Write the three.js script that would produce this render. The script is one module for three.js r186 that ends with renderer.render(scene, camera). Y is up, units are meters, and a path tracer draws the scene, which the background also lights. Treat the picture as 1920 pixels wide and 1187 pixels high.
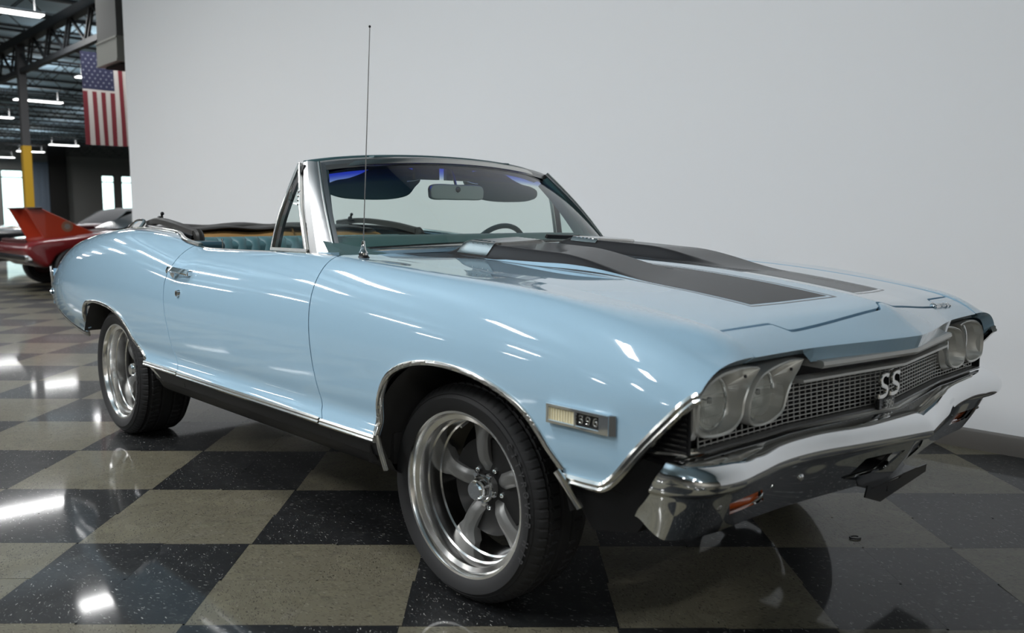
import * as THREE from 'three';
import { mergeGeometries, mergeVertices, toCreasedNormals } from 'three/addons/utils/BufferGeometryUtils.js';
import { RoundedBoxGeometry } from 'three/addons/geometries/RoundedBoxGeometry.js';
import { TextGeometry } from 'three/addons/geometries/TextGeometry.js';
import { FontLoader } from 'three/addons/loaders/FontLoader.js';
import { RectAreaLightUniformsLib } from 'three/addons/lights/RectAreaLightUniformsLib.js';

// ---------------------------------------------------------------- camera, light, exposure
RectAreaLightUniformsLib.init();
const scene = new THREE.Scene();
const renderer = new THREE.WebGLRenderer({ antialias: true });
renderer.toneMapping = THREE.LinearToneMapping;
renderer.toneMappingExposure = 1.0;
renderer.shadowMap.enabled = true;
const camera = new THREE.PerspectiveCamera(2 * Math.atan(593.5 / 1640.8) * 180 / Math.PI, 1920 / 1187, 0.1, 300);
camera.position.set(0, 1.137, 0);
camera.rotation.order = 'YXZ';
camera.rotation.set(-6.45 * Math.PI / 180, 0, 0.07 * Math.PI / 180);
camera.focus = 3.3;
camera.userData.fStop = 3.0;
scene.background = new THREE.Color().setRGB(2.6, 3.0, 3.0);     // hazy daylight outside the doors

const LAMP = 57;          // radiance of the light panels' RectAreaLights
const GLOW = 7;           // what the eye sees of a panel
const lampTint = new THREE.Color().setRGB(0.99, 0.99, 0.985);

// ---------------------------------------------------------------- helpers
const R = Math.PI / 180;
const V3 = (x, y, z) => new THREE.Vector3(x, y, z);
let seed = 7;
const rnd = () => { seed = (seed * 1664525 + 1013904223) >>> 0; return seed / 4294967296; };
const lerp = (a, b, t) => a + (b - a) * t;
const clamp = (x, a, b) => Math.max(a, Math.min(b, x));
const smooth = (a, b, x) => { const t = clamp((x - a) / (b - a), 0, 1); return t * t * (3 - 2 * t); };
function spline(xs, ys) {                         // natural cubic spline, straight beyond the ends
  const n = xs.length, m = new Array(n).fill(0), c = new Array(n).fill(0), d = new Array(n).fill(0);
  for (let i = 1; i < n - 1; i++) {
    const h0 = xs[i] - xs[i - 1], h1 = xs[i + 1] - xs[i];
    const b = 2 * (h0 + h1), r = 6 * ((ys[i + 1] - ys[i]) / h1 - (ys[i] - ys[i - 1]) / h0);
    const w = b - h0 * c[i - 1]; c[i] = h1 / w; d[i] = (r - h0 * d[i - 1]) / w;
  }
  for (let i = n - 2; i > 0; i--) m[i] = d[i] - c[i] * m[i + 1];
  const slope = (i, t) => { const h = xs[i + 1] - xs[i]; return (ys[i + 1] - ys[i]) / h - h / 6 * (2 * m[i] + m[i + 1]) + (t ? h / 2 * (m[i] + m[i + 1]) : 0); };
  return (x) => {
    if (x <= xs[0]) return ys[0] + slope(0, 0) * (x - xs[0]);
    if (x >= xs[n - 1]) return ys[n - 1] + slope(n - 2, 1) * (x - xs[n - 1]);
    let i = 0; while (x > xs[i + 1]) i++;
    const h = xs[i + 1] - xs[i], a = (xs[i + 1] - x) / h, b = 1 - a;
    return a * ys[i] + b * ys[i + 1] + ((a * a * a - a) * m[i] + (b * b * b - b) * m[i + 1]) * h * h / 6;
  };
}
function lin(xs, ys) {
  return (x) => { if (x <= xs[0]) return ys[0]; const n = xs.length; if (x >= xs[n - 1]) return ys[n - 1]; let i = 0; while (x > xs[i + 1]) i++; return lerp(ys[i], ys[i + 1], (x - xs[i]) / (xs[i + 1] - xs[i])); };
}
function curve2(pts, n = 120, closed = false) {   // smooth 2-D polyline through points
  const c = new THREE.CatmullRomCurve3(pts.map((p) => V3(p[0], p[1], 0)), closed, 'centripetal');
  return c.getPoints(n).map((p) => [p.x, p.y]);
}
function sdf(poly) {                              // signed distance to a closed polygon, positive outside
  const n = poly.length;
  return (x, y) => {
    let d = 1e9, inside = false;
    for (let i = 0, j = n - 1; i < n; j = i++) {
      const ax = poly[j][0], ay = poly[j][1], bx = poly[i][0], by = poly[i][1], ex = bx - ax, ey = by - ay;
      const t = clamp(((x - ax) * ex + (y - ay) * ey) / (ex * ex + ey * ey + 1e-12), 0, 1), qx = x - ax - ex * t, qy = y - ay - ey * t;
      d = Math.min(d, qx * qx + qy * qy);
      if ((ay > y) !== (by > y) && x < ex * (y - ay) / (ey || 1e-12) + ax) inside = !inside;
    }
    d = Math.sqrt(d); return inside ? -d : d;
  };
}
function makeGeo(pos, nor, uv, idx) {
  const g = new THREE.BufferGeometry();
  g.setAttribute('position', new THREE.Float32BufferAttribute(pos, 3));
  if (nor) g.setAttribute('normal', new THREE.Float32BufferAttribute(nor, 3));
  g.setAttribute('uv', new THREE.Float32BufferAttribute(uv ?? new Array(pos.length / 3 * 2).fill(0), 2));
  g.setIndex(idx);
  if (!nor) g.computeVertexNormals();
  return g;
}
// a smooth surface P(u,v) kept where keep(p,u,v) > 0, its cut edges turned inwards as a flange
function trimSurf({ P, u0, u1, nu, v0, v1, nv, keep = () => 1, flange = 0.012, dir, out, border = true, lift = 0 }) {
  const W = nu + 1, pos = [], nor = [], uv = [], idx = [], val = [], UV = [];
  const hu = (u1 - u0) / nu * 0.2, hv = (v1 - v0) / nv * 0.2;
  const N = (u, v) => {
    const a = P(u + hu, v), b = P(u - hu, v), c = P(u, v + hv), d = P(u, v - hv);
    const x1 = a[0] - b[0], y1 = a[1] - b[1], z1 = a[2] - b[2], x2 = c[0] - d[0], y2 = c[1] - d[1], z2 = c[2] - d[2];
    const n = V3(y1 * z2 - z1 * y2, z1 * x2 - x1 * z2, x1 * y2 - y1 * x2).normalize();
    if (n.dot(out(P(u, v), u, v)) < 0) n.negate();
    return n;
  };
  const add = (u, v) => { const p = P(u, v), n = N(u, v); pos.push(p[0] + n.x * lift, p[1] + n.y * lift, p[2] + n.z * lift); nor.push(n.x, n.y, n.z); uv.push(u, v); UV.push([u, v]); return pos.length / 3 - 1; };
  const f = (u, v) => keep(P(u, v), u, v);
  for (let j = 0; j <= nv; j++) for (let i = 0; i <= nu; i++) {
    const u = lerp(u0, u1, i / nu), v = lerp(v0, v1, j / nv);
    add(u, v); val.push(f(u, v));
  }
  const cuts = new Map();
  const cut = (a, b) => {
    const key = a < b ? a * 1e7 + b : b * 1e7 + a; let c = cuts.get(key); if (c !== undefined) return c;
    let [ua, va] = UV[a], [ub, vb] = UV[b], fa = val[a], fb = val[b], lo = 0, hi = 1, flo = fa, t = fa / (fa - fb);
    for (let k = 0; k < 6; k++) { const ft = f(lerp(ua, ub, t), lerp(va, vb, t)); if ((ft > 0) === (flo > 0)) { lo = t; } else hi = t; t = (lo + hi) / 2; }
    c = add(lerp(ua, ub, t), lerp(va, vb, t)); cuts.set(key, c); return c;
  };
  const segs = [];
  const tri = (a, b, c) => {
    const va = V3(...pos.slice(a * 3, a * 3 + 3)), e1 = V3(...pos.slice(b * 3, b * 3 + 3)).sub(va), e2 = V3(...pos.slice(c * 3, c * 3 + 3)).sub(va);
    if (e1.cross(e2).dot(V3(...nor.slice(a * 3, a * 3 + 3))) < 0) idx.push(a, c, b); else idx.push(a, b, c);
  };
  const clip = (t) => {
    const poly = [], cs = [];
    for (let k = 0; k < 3; k++) {
      const a = t[k], b = t[(k + 1) % 3];
      if (val[a] > 0) poly.push(a);
      if ((val[a] > 0) !== (val[b] > 0)) { const c = cut(a, b); poly.push(c); cs.push(c); }
    }
    for (let k = 1; k < poly.length - 1; k++) tri(poly[0], poly[k], poly[k + 1]);
    if (cs.length === 2) segs.push(cs);
  };
  const edge = (a, b) => {
    if (val[a] > 0 && val[b] > 0) segs.push([a, b]);
    else if (val[a] > 0 || val[b] > 0) segs.push(val[a] > 0 ? [a, cut(a, b)] : [cut(a, b), b]);
  };
  for (let j = 0; j < nv; j++) for (let i = 0; i < nu; i++) {
    const a = j * W + i, b = a + 1, d = a + W, c = d + 1;
    if (val[a] <= 0 && val[b] <= 0 && val[c] <= 0 && val[d] <= 0) continue;
    clip([a, b, c]); clip([a, c, d]);
    if (border) { if (j === 0) edge(a, b); if (j === nv - 1) edge(d, c); if (i === 0) edge(a, d); if (i === nu - 1) edge(b, c); }
  }
  if (flange) for (const [a, b] of segs) {
    const q = [a, b].map((k) => V3(pos[k * 3], pos[k * 3 + 1], pos[k * 3 + 2])), w = [a, b].map((k, m) => { const n = V3(nor[k * 3], nor[k * 3 + 1], nor[k * 3 + 2]); return dir ? dir(q[m], n) : n.multiplyScalar(-flange); });
    const p2 = q.map((p, m) => p.clone().add(w[m])), fn = q[1].clone().sub(q[0]).cross(w[0]).normalize(), s = pos.length / 3;
    for (const p of [q[0], q[1], p2[1], p2[0]]) { pos.push(p.x, p.y, p.z); nor.push(fn.x, fn.y, fn.z); uv.push(0, 0); }
    idx.push(s, s + 1, s + 2, s, s + 2, s + 3);
  }
  // drop what is not used
  const map = new Map(), P2 = [], N2 = [], U2 = [], I2 = [];
  for (const k of idx) { let m = map.get(k); if (m === undefined) { m = P2.length / 3; map.set(k, m); P2.push(pos[k * 3], pos[k * 3 + 1], pos[k * 3 + 2]); N2.push(nor[k * 3], nor[k * 3 + 1], nor[k * 3 + 2]); U2.push(uv[k * 2], uv[k * 2 + 1]); } I2.push(m); }
  return makeGeo(P2, N2, U2, I2);
}
function mirrorZ(g) {
  const m = g.clone(), p = m.attributes.position, n = m.attributes.normal;
  for (let i = 0; i < p.count; i++) { p.setZ(i, -p.getZ(i)); n.setZ(i, -n.getZ(i)); }
  if (m.index) { const a = Array.from(m.index.array); for (let i = 0; i < a.length; i += 3) { const t = a[i]; a[i] = a[i + 1]; a[i + 1] = t; } m.setIndex(a); }
  else for (const at of Object.values(m.attributes)) for (let i = 0; i < at.count; i += 3) for (let k = 0; k < at.itemSize; k++) { const t = at.getComponent(i, k); at.setComponent(i, k, at.getComponent(i + 1, k)); at.setComponent(i + 1, k, t); }
  return m;
}
// profile [[a,c]...] carried along a path; c runs along the given normal, a across
function sweep(path, normal, prof, { closed = false, cap = true, crease = 40, ring = true } = {}) {
  const n = path.length, m = prof.length, pos = [], idx = [];
  for (let i = 0; i < n; i++) {
    const a = path[closed ? (i - 1 + n) % n : Math.max(0, i - 1)], b = path[closed ? (i + 1) % n : Math.min(n - 1, i + 1)];
    const t = b.clone().sub(a).normalize(), nn = (typeof normal === 'function' ? normal(path[i], i, t) : normal).clone();
    nn.addScaledVector(t, -nn.dot(t)).normalize(); const bb = t.clone().cross(nn);
    for (const [pa, pc] of prof) { const q = path[i].clone().addScaledVector(bb, pa).addScaledVector(nn, pc); pos.push(q.x, q.y, q.z); }
  }
  const mm = ring ? m : m - 1;
  for (let i = 0; i < (closed ? n : n - 1); i++) for (let k = 0; k < mm; k++) {
    const a = i * m + k, b = i * m + (k + 1) % m, c = ((i + 1) % n) * m + k, d = ((i + 1) % n) * m + (k + 1) % m;
    idx.push(a, b, c, b, d, c);
  }
  if (!closed && cap && ring) for (let k = 1; k < m - 1; k++) { idx.push(0, k + 1, k); const o = (n - 1) * m; idx.push(o, o + k, o + k + 1); }
  return toCreasedNormals(makeGeo(pos, null, null, idx), crease * R);
}
const circle = (r, n = 10) => Array.from({ length: n }, (_, i) => [r * Math.cos(i / n * 2 * Math.PI), r * Math.sin(i / n * 2 * Math.PI)]);
const rod = (pts, r, n = 10) => { const c = new THREE.CatmullRomCurve3(pts.map((p) => V3(...p)), false, 'centripetal'); return new THREE.TubeGeometry(c, Math.max(2, (pts.length - 1) * 6), r, n, false); };
const bar = (a, b, w, h) => { // straight square bar
  const p = V3(...a), q = V3(...b), l = p.distanceTo(q), g = new THREE.BoxGeometry(w, h, l);
  g.applyMatrix4(new THREE.Matrix4().lookAt(p, q, Math.abs(p.clone().sub(q).normalize().y) > 0.95 ? V3(1, 0, 0) : V3(0, 1, 0))); const c = p.add(q).multiplyScalar(0.5); g.translate(c.x, c.y, c.z); return g;
};
const box = (w, h, d, x, y, z) => { const g = new THREE.BoxGeometry(w, h, d); g.translate(x, y, z); return g; };
const rbox = (w, h, d, r, x, y, z, s = 3) => { const g = new RoundedBoxGeometry(w, h, d, s, r); g.translate(x, y, z); return g; };
function loft(rings, { closedEnds = [false, false], crease = 35, closedRing = true } = {}) {     // rings of equal point count
  const m = rings[0].length, pos = [], idx = [];
  for (const r of rings) for (const p of r) pos.push(p[0], p[1], p[2]);
  const mm = closedRing ? m : m - 1;
  for (let i = 0; i < rings.length - 1; i++) for (let k = 0; k < mm; k++) {
    const a = i * m + k, b = i * m + (k + 1) % m, c = a + m, d = b + m; idx.push(a, b, c, b, d, c);
  }
  closedEnds.forEach((e, w) => {
    if (!e) return; const o = w ? (rings.length - 1) * m : 0, c = rings[w ? rings.length - 1 : 0].reduce((s, p) => [s[0] + p[0] / m, s[1] + p[1] / m, s[2] + p[2] / m], [0, 0, 0]), q = pos.length / 3; pos.push(...c);
    for (let k = 0; k < m; k++) w ? idx.push(o + k, o + (k + 1) % m, q) : idx.push(o + k, q, o + (k + 1) % m);
  });
  return toCreasedNormals(makeGeo(pos, null, null, idx), crease * R);
}
function latheZ(pts, seg = 96) { // profile [[radius, z]...] turned about the z axis
  const g = new THREE.LatheGeometry(pts.map((p) => new THREE.Vector2(p[0], p[1])), seg); g.rotateX(Math.PI / 2); return toCreasedNormals(g, 32 * R);
}
const plain = (g) => { const q = g.index ? g.toNonIndexed() : g.clone(); for (const k of Object.keys(q.attributes)) if (!['position', 'normal', 'uv'].includes(k)) q.deleteAttribute(k); if (!q.attributes.uv) q.setAttribute('uv', new THREE.Float32BufferAttribute(new Float32Array(q.attributes.position.count * 2), 2)); return q; };
const merge = (a) => mergeGeometries(a.map(plain));

const taken = new Map();
const numbered = (n) => { const k = taken.get(n) ?? 0; taken.set(n, k + 1); return k ? n + '_' + String(k).padStart(3, '0') : n; };
function mesh(name, geo, mat, parent = scene) {
  const m = new THREE.Mesh(geo, mat); m.name = parent === scene ? numbered(name) : name; m.castShadow = m.receiveShadow = true; parent.add(m); return m;
}
function group(name, parent = scene) { const g = new THREE.Group(); g.name = parent === scene ? numbered(name) : name; parent.add(g); return g; }
function tag(o, label, category, grp, kind) { o.userData.label = label; if (category) o.userData.category = category; if (grp) o.userData.group = grp; if (kind) o.userData.kind = kind; return o; }
function struct(name, geo, mat, label, category = 'room') { const m = mesh(name, geo, mat); return tag(m, label, category, null, 'structure'); }

// building axes: U runs along the white wall (towards the camera), W is its distance from the camera's side
const TH = 47.02 * R, UX = Math.cos(TH), UZ = Math.sin(TH);
const uw = (u, w, y = 0) => V3(u * UX + w * UZ, y, u * UZ - w * UX);
const frameAt = (o, u, w, y = 0) => { o.position.copy(uw(u, w, y)); o.rotation.y = -TH; return o; };   // local x = U, local -z = W
// ---------------------------------------------------------------- materials
const S = (c, roughness = 0.6, metalness = 0, more = {}) => new THREE.MeshPhysicalMaterial({ color: new THREE.Color().setRGB(...c), roughness, metalness, ...more });
function canvasTex(w, h, draw, repeat, data = false) {
  const c = document.createElement('canvas'); c.width = w; c.height = h; const x = c.getContext('2d'); draw(x, w, h);
  const t = new THREE.CanvasTexture(c); if (!data) t.colorSpace = THREE.SRGBColorSpace; t.wrapS = t.wrapT = THREE.RepeatWrapping; t.magFilter = THREE.LinearFilter; if (repeat) t.repeat.set(...repeat); t.anisotropy = 8; return t;
}
const M = {};
M.paint = S([0.355, 0.53, 0.665], 0.05, 0, { clearcoat: 1, clearcoatRoughness: 0.02 });
M.stripe = S([0.016, 0.016, 0.018], 0.55, 0, { specularIntensity: 0.3, clearcoat: 0.45, clearcoatRoughness: 0.07 });
M.pin = S([0.05, 0.055, 0.06], 0.35, 0, { clearcoat: 0.6, clearcoatRoughness: 0.08 });
M.chrome = S([0.86, 0.87, 0.88], 0.045, 1);
M.bright = S([0.74, 0.73, 0.70], 0.16, 1);          // brushed bright metal
M.steel = S([0.40, 0.40, 0.40], 0.34, 1);
M.silver = S([0.56, 0.555, 0.53], 0.42, 0.6);       // silver painted grille
M.bezel = S([0.64, 0.63, 0.59], 0.36, 0.6);
M.blackSat = S([0.008, 0.008, 0.009], 0.5, 0, { specularIntensity: 0.6 });
M.blackGloss = S([0.010, 0.010, 0.011], 0.18);
M.dark = S([0.02, 0.02, 0.02], 0.85);
M.undercoat = S([0.035, 0.034, 0.033], 0.85);
M.rubber = S([0.014, 0.014, 0.015], 0.62);
M.rubberText = S([0.045, 0.045, 0.047], 0.5);
M.polish = S([0.92, 0.91, 0.89], 0.17, 1);
M.spoke = S([0.20, 0.20, 0.195], 0.40, 0.45);
M.lens = S([0.95, 0.96, 0.95], 0.03, 0, { transmission: 1, thickness: 0, ior: 1.5 });
M.reflector = S([0.86, 0.85, 0.81], 0.42, 0.7);
M.amber = S([0.55, 0.10, 0.012], 0.2, 0, { clearcoat: 1 });
M.clearLens = S([0.74, 0.66, 0.42], 0.22, 0, { clearcoat: 1 });
M.teal = S([0.075, 0.165, 0.185], 0.42);
M.tealDark = S([0.035, 0.085, 0.095], 0.5);
M.tan = S([0.33, 0.185, 0.06], 0.75);
M.vinyl = S([0.018, 0.016, 0.014], 0.5);
M.mirrorGlass = S([0.9, 0.9, 0.9], 0.02, 1);
M.greenGlass = S([0.80, 0.90, 0.87], 0.0, 0, { transmission: 1, thickness: 0, ior: 1.5 });
{
  // the shade band is dyed into the top of the windscreen
  const t = canvasTex(8, 256, (x, w, h) => {
    const g = x.createLinearGradient(0, 0, 0, h);
    g.addColorStop(0, 'rgb(36,52,190)'); g.addColorStop(0.11, 'rgb(40,62,205)'); g.addColorStop(0.20, 'rgb(130,158,222)'); g.addColorStop(0.27, 'rgb(229,243,238)'); g.addColorStop(1, 'rgb(229,243,238)');
    x.fillStyle = g; x.fillRect(0, 0, w, h);
  });
  t.wrapS = t.wrapT = THREE.ClampToEdgeWrapping;
  M.windscreen = new THREE.MeshPhysicalMaterial({ color: 0xffffff, map: t, roughness: 0, metalness: 0, transmission: 1, thickness: 0, ior: 1.5 });
}
const speckle = (base, chips, n, len) => (x, w, h) => {
  x.fillStyle = base; x.fillRect(0, 0, w, h);
  for (let k = 0; k < 260; k++) { x.fillStyle = `rgba(${rnd() < 0.5 ? '0,0,0' : '190,185,170'},${0.02 + 0.03 * rnd()})`; const s = 20 + 110 * rnd(); x.beginPath(); x.ellipse(rnd() * w, rnd() * h, s, s * 0.4, rnd() * 3, 0, 7); x.fill(); }
  for (let k = 0; k < n; k++) {
    const [c, a] = chips[Math.floor(rnd() * chips.length)]; x.save(); x.translate(rnd() * w, rnd() * h); x.rotate((rnd() - 0.5) * 1.2 + 1.2); x.globalAlpha = a * (0.35 + 0.65 * rnd()); x.fillStyle = c;
    const l = len * (0.3 + 1.1 * rnd()); x.fillRect(-l / 2, -l * 0.12, l, l * (0.14 + 0.16 * rnd())); x.restore();
  }
};
const tileScale = 1 / 0.9144;
const texDark = canvasTex(2048, 2048, speckle('rgb(29,30,31)', [['rgb(188,186,180)', 0.85], ['rgb(105,106,105)', 0.7], ['rgb(6,6,7)', 0.7], ['rgb(66,68,69)', 0.7]], 4600, 20));
const texLight = canvasTex(2048, 2048, speckle('rgb(98,94,80)', [['rgb(40,38,34)', 0.85], ['rgb(66,64,57)', 0.7], ['rgb(134,131,119)', 0.7], ['rgb(24,23,21)', 0.9]], 9500, 18));
const waxBump = canvasTex(512, 512, (x, w, h) => {
  x.fillStyle = 'rgb(128,128,128)'; x.fillRect(0, 0, w, h);
  for (let k = 0; k < 900; k++) { const r = 8 + 50 * rnd(), px = rnd() * w, py = rnd() * h, v = rnd() < 0.5 ? 0 : 255; for (const ox of [-w, 0, w]) for (const oy of [-h, 0, h]) { const g = x.createRadialGradient(px + ox, py + oy, 0, px + ox, py + oy, r); g.addColorStop(0, `rgba(${v},${v},${v},0.10)`); g.addColorStop(1, `rgba(${v},${v},${v},0)`); x.fillStyle = g; x.fillRect(px + ox - r, py + oy - r, 2 * r, 2 * r); } }
}, [1.0, 1.0], true);
M.tileDark = new THREE.MeshPhysicalMaterial({ map: texDark, roughness: 0.5, specularIntensity: 0.25, clearcoat: 0.42, clearcoatRoughness: 0.06, bumpMap: waxBump, bumpScale: 0.0006 });
M.tileLight = new THREE.MeshPhysicalMaterial({ map: texLight, roughness: 0.5, specularIntensity: 0.25, clearcoat: 0.42, clearcoatRoughness: 0.06, bumpMap: waxBump, bumpScale: 0.0006 });
M.grout = S([0.03, 0.03, 0.03], 0.8);
M.wallPaint = S([0.84, 0.84, 0.85], 0.75);
M.baseboard = S([0.115, 0.105, 0.095], 0.5);
M.concrete = S([0.30, 0.295, 0.28], 0.8);
M.deck = S([0.50, 0.70, 0.84], 0.6);
M.trussPaint = S([0.02, 0.022, 0.025], 0.6);
M.columnGrey = S([0.055, 0.055, 0.058], 0.6);
M.yellow = S([0.52, 0.30, 0.012], 0.55);
M.duct = S([0.30, 0.30, 0.27], 0.4, 0.3);
M.doorFrame = S([0.03, 0.05, 0.055], 0.5);
M.pane = S([0.9, 0.97, 0.96], 0.0, 0, { transmission: 1, thickness: 0 });
M.lampGlow = new THREE.MeshStandardMaterial({ color: 0xffffff, emissive: lampTint, emissiveIntensity: GLOW });
M.lampBody = S([0.7, 0.7, 0.7], 0.5);
const font = await new FontLoader().loadAsync('fonts/droid/droid_sans_bold.typeface.json');
const thin = await new FontLoader().loadAsync('fonts/droid/droid_sans_regular.typeface.json');
const serif = await new FontLoader().loadAsync('fonts/droid/droid_serif_bold.typeface.json');
const text = (s, size, depth, f = font, bevel = 0) => { const g = new TextGeometry(s, { font: f, size, depth, curveSegments: 5, bevelEnabled: bevel > 0, bevelSize: bevel, bevelThickness: bevel, bevelSegments: 1 }); g.computeBoundingBox(); const b = g.boundingBox; g.translate(-(b.min.x + b.max.x) / 2, -(b.min.y + b.max.y) / 2, 0); return g; };
// ---------------------------------------------------------------- floor: vinyl tiles laid in two-by-two checks
{
  const slab = struct('floor', box(0.2, 0.2, 0.2, 0, 0, 0), M.grout, 'polished floor of dark and pale speckled vinyl checks', 'floor');
  slab.geometry = box(112, 0.2, 62, 0, 0, 0); slab.position.copy(uw(-30, 1, -0.1035)); slab.rotation.y = -TH;
  slab.updateMatrixWorld(true); const inv = slab.matrixWorld.clone().invert();
  const g0 = -1.5308, g1 = -2.3516, ga = 0.67 * R, T = 0.3048, cg = Math.cos(ga), sg = Math.sin(ga);
  const at = (i, j) => V3(g0 + T * (i * cg + j * sg), 0, g1 - T * (j * cg - i * sg));
  const tileGeo = []; for (let k = 0; k < 10; k++) { const g = new THREE.BoxGeometry(T - 0.0006, 0.003, T - 0.0006), u = g.attributes.uv, ou = rnd(), ov = rnd(), rot = k % 2; for (let i = 0; i < u.count; i++) { const a = u.getX(i) * T * tileScale, b = u.getY(i) * T * tileScale; u.setXY(i, (rot ? b : a) + ou, (rot ? a : b) + ov); } g.translate(0, -0.0015, 0); tileGeo.push(g); }
  const dark = (i, j) => ((Math.floor(i / 2) + Math.floor(j / 2)) % 2 + 2) % 2 === 0;
  const list = [];
  for (let i = -50; i < 60; i++) for (let j = -2; j < 60; j++) {
    const c = at(i + 0.5, j + 0.5), d = -c.z; if (d < 1.6) continue;
    const px = 960 + 1640 * c.x / d, py = 593 + 1640 * (1.137 / d - 0.113); if (px < -120 || px > 2040 || py > 1330) continue;
    list.push([i, j, c, d]);
  }
  list.sort((a, b) => a[3] - b[3]);
  const used = new Set();
  for (const [i, j, c] of list.slice(0, 300)) {
    used.add(i + ',' + j); const m = mesh('floor_tile', tileGeo[(i * 7 + j * 13 + 1000) % 10], dark(i, j) ? M.tileDark : M.tileLight, slab);
    m.matrixAutoUpdate = true; const w = new THREE.Matrix4().makeRotationY(ga).setPosition(c).premultiply(inv); w.decompose(m.position, m.quaternion, m.scale);
  }
  // the rest of the checks, beyond the 300 that show largest
  const out = { true: [[], [], []], false: [[], [], []] };
  const put = (i, j, n) => {
    const [P, U, I] = out[dark(i, j)], s = P.length / 3, e = 0.0003;
    for (const [a, b] of [[i, j], [i + n, j], [i + n, j + n], [i, j + n]]) { const q = at(a + (a > i ? -e : e), b + (b > j ? -e : e)).applyMatrix4(inv); P.push(q.x, q.y, q.z); U.push(a * T * tileScale + Math.floor(i / 2) * 0.37, b * T * tileScale + Math.floor(j / 2) * 0.23); }
    I.push(s, s + 1, s + 2, s, s + 2, s + 3);
  };
  for (let i = -300; i < 160; i += 2) for (let j = -70; j < 270; j += 2) {
    const c = at(i + 1, j + 1).applyMatrix4(inv); if (Math.abs(c.x) > 55.5 || Math.abs(c.z) > 30.5) continue;
    if (![0, 1].some((a) => [0, 1].some((b) => used.has((i + a) + ',' + (j + b))))) put(i, j, 2);
    else for (const a of [0, 1]) for (const b of [0, 1]) if (!used.has((i + a) + ',' + (j + b))) put(i + a, j + b, 1);
  }
  for (const d of [true, false]) {
    const [P, U, I] = out[d], N = []; for (let k = 0; k < P.length / 3; k++) N.push(0, 1, 0);
    const m = mesh(d ? 'dark_floor_tiles' : 'pale_floor_tiles', makeGeo(P, N, U, I), d ? M.tileDark : M.tileLight, slab); m.userData.kind = 'stuff';
  }
}
// ---------------------------------------------------------------- hall shell
const ROOF = 7.1;
function slabBox(name, u0, u1, w0, w1, y0, y1, mat, label, category) {
  const m = struct(name, box(u1 - u0, y1 - y0, w1 - w0, 0, 0, 0), mat, label, category); frameAt(m, (u0 + u1) / 2, (w0 + w1) / 2, (y0 + y1) / 2); return m;
}
slabBox('ceiling', -86, 16.2, -30, 32, ROOF, ROOF + 0.2, M.deck, 'pale blue metal roof deck of the hall', 'ceiling');
slabBox('wall_front', 16, 16.2, -30, 32, 0, ROOF, S([0.72, 0.66, 0.57], 0.8), 'pale beige end wall of the hall behind the camera, toned to bounce fill light', 'wall');  // unseen wall set close and pale to bounce warm fill onto the nose
slabBox('wall_left', -86, 16.2, -30, -29.8, 0, ROOF, M.concrete, 'long grey side wall of the hall behind the camera', 'wall');
slabBox('wall_right', -86, 16.2, 31.8, 32, 0, ROOF, M.concrete, 'long grey side wall of the hall beyond the partition', 'wall');
{ // far end wall with door openings
  const s = new THREE.Shape(); s.moveTo(-30, 0); s.lineTo(32, 0); s.lineTo(32, ROOF); s.lineTo(-30, ROOF); s.lineTo(-30, 0);
  const holes = [[18.4, 20.05, 0.02, 4.95], [26.1, 27.2, 0.02, 4.75], [27.75, 28.9, 0.02, 4.75]];
  for (const [a, b, c, d] of holes) { const h = new THREE.Path(); h.moveTo(a, c); h.lineTo(a, d); h.lineTo(b, d); h.lineTo(b, c); h.lineTo(a, c); s.holes.push(h); }
  const g = new THREE.ExtrudeGeometry(s, { depth: 0.2, bevelEnabled: false }); g.rotateY(Math.PI / 2);      // x -> -z (= w), depth -> x (= u)
  const m = struct('wall_back', g, M.concrete, 'far grey end wall with tall bright doorways', 'wall'); frameAt(m, -80.2, 0, 0);
  holes.forEach(([a, b, c, d], k) => {
    const o = group('door_' + (k + 1)); tag(o, ['tall bright glass door at the far left of the hall behind the red car', 'bright narrow glass door leaf above the dark roofed car', 'bright narrow glass door leaf next to the end of white partition'][k], 'door', null, 'structure');
    frameAt(o, -80.1, (a + b) / 2, 0); const w = b - a;
    mesh('door_frame', merge([box(0.12, d - c, 0.08, 0, (c + d) / 2, -w / 2 + 0.04), box(0.12, d - c, 0.08, 0, (c + d) / 2, w / 2 - 0.04), box(0.12, 0.1, w - 0.16, 0, d - 0.05, 0), box(0.12, 0.1, w - 0.16, 0, d - 0.62, 0), box(0.12, 0.15, w - 0.16, 0, c + 0.075, 0)]), M.doorFrame, o);
    mesh('pane', box(0.012, d - c - 0.2, w - 0.17, 0, (c + d) / 2, 0), M.pane, o);
  });
}
{
  const p = tag(mesh('wall_panel', box(0.3, ROOF, 1.35, 0, ROOF / 2, 0), S([0.03, 0.028, 0.026], 0.7)), 'dark upright panel on the far end wall', 'panel', null, 'structure'); frameAt(p, -79.8, 22.6, 0);
  const q = tag(mesh('strip_curtain', merge([0, 1, 2, 3, 4, 5].map((k) => box(0.02 + 0.012 * (k % 2), 5.6, 0.27, 0.02 * (k % 2), 2.8, (k - 2.5) * 0.25))), S([0.22, 0.27, 0.34], 0.25, 0, { clearcoat: 0.6 })), 'blue grey plastic strip curtain on far wall beside yellow column', 'curtain'); frameAt(q, -79.7, 21.1, 0.02);
}
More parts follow.
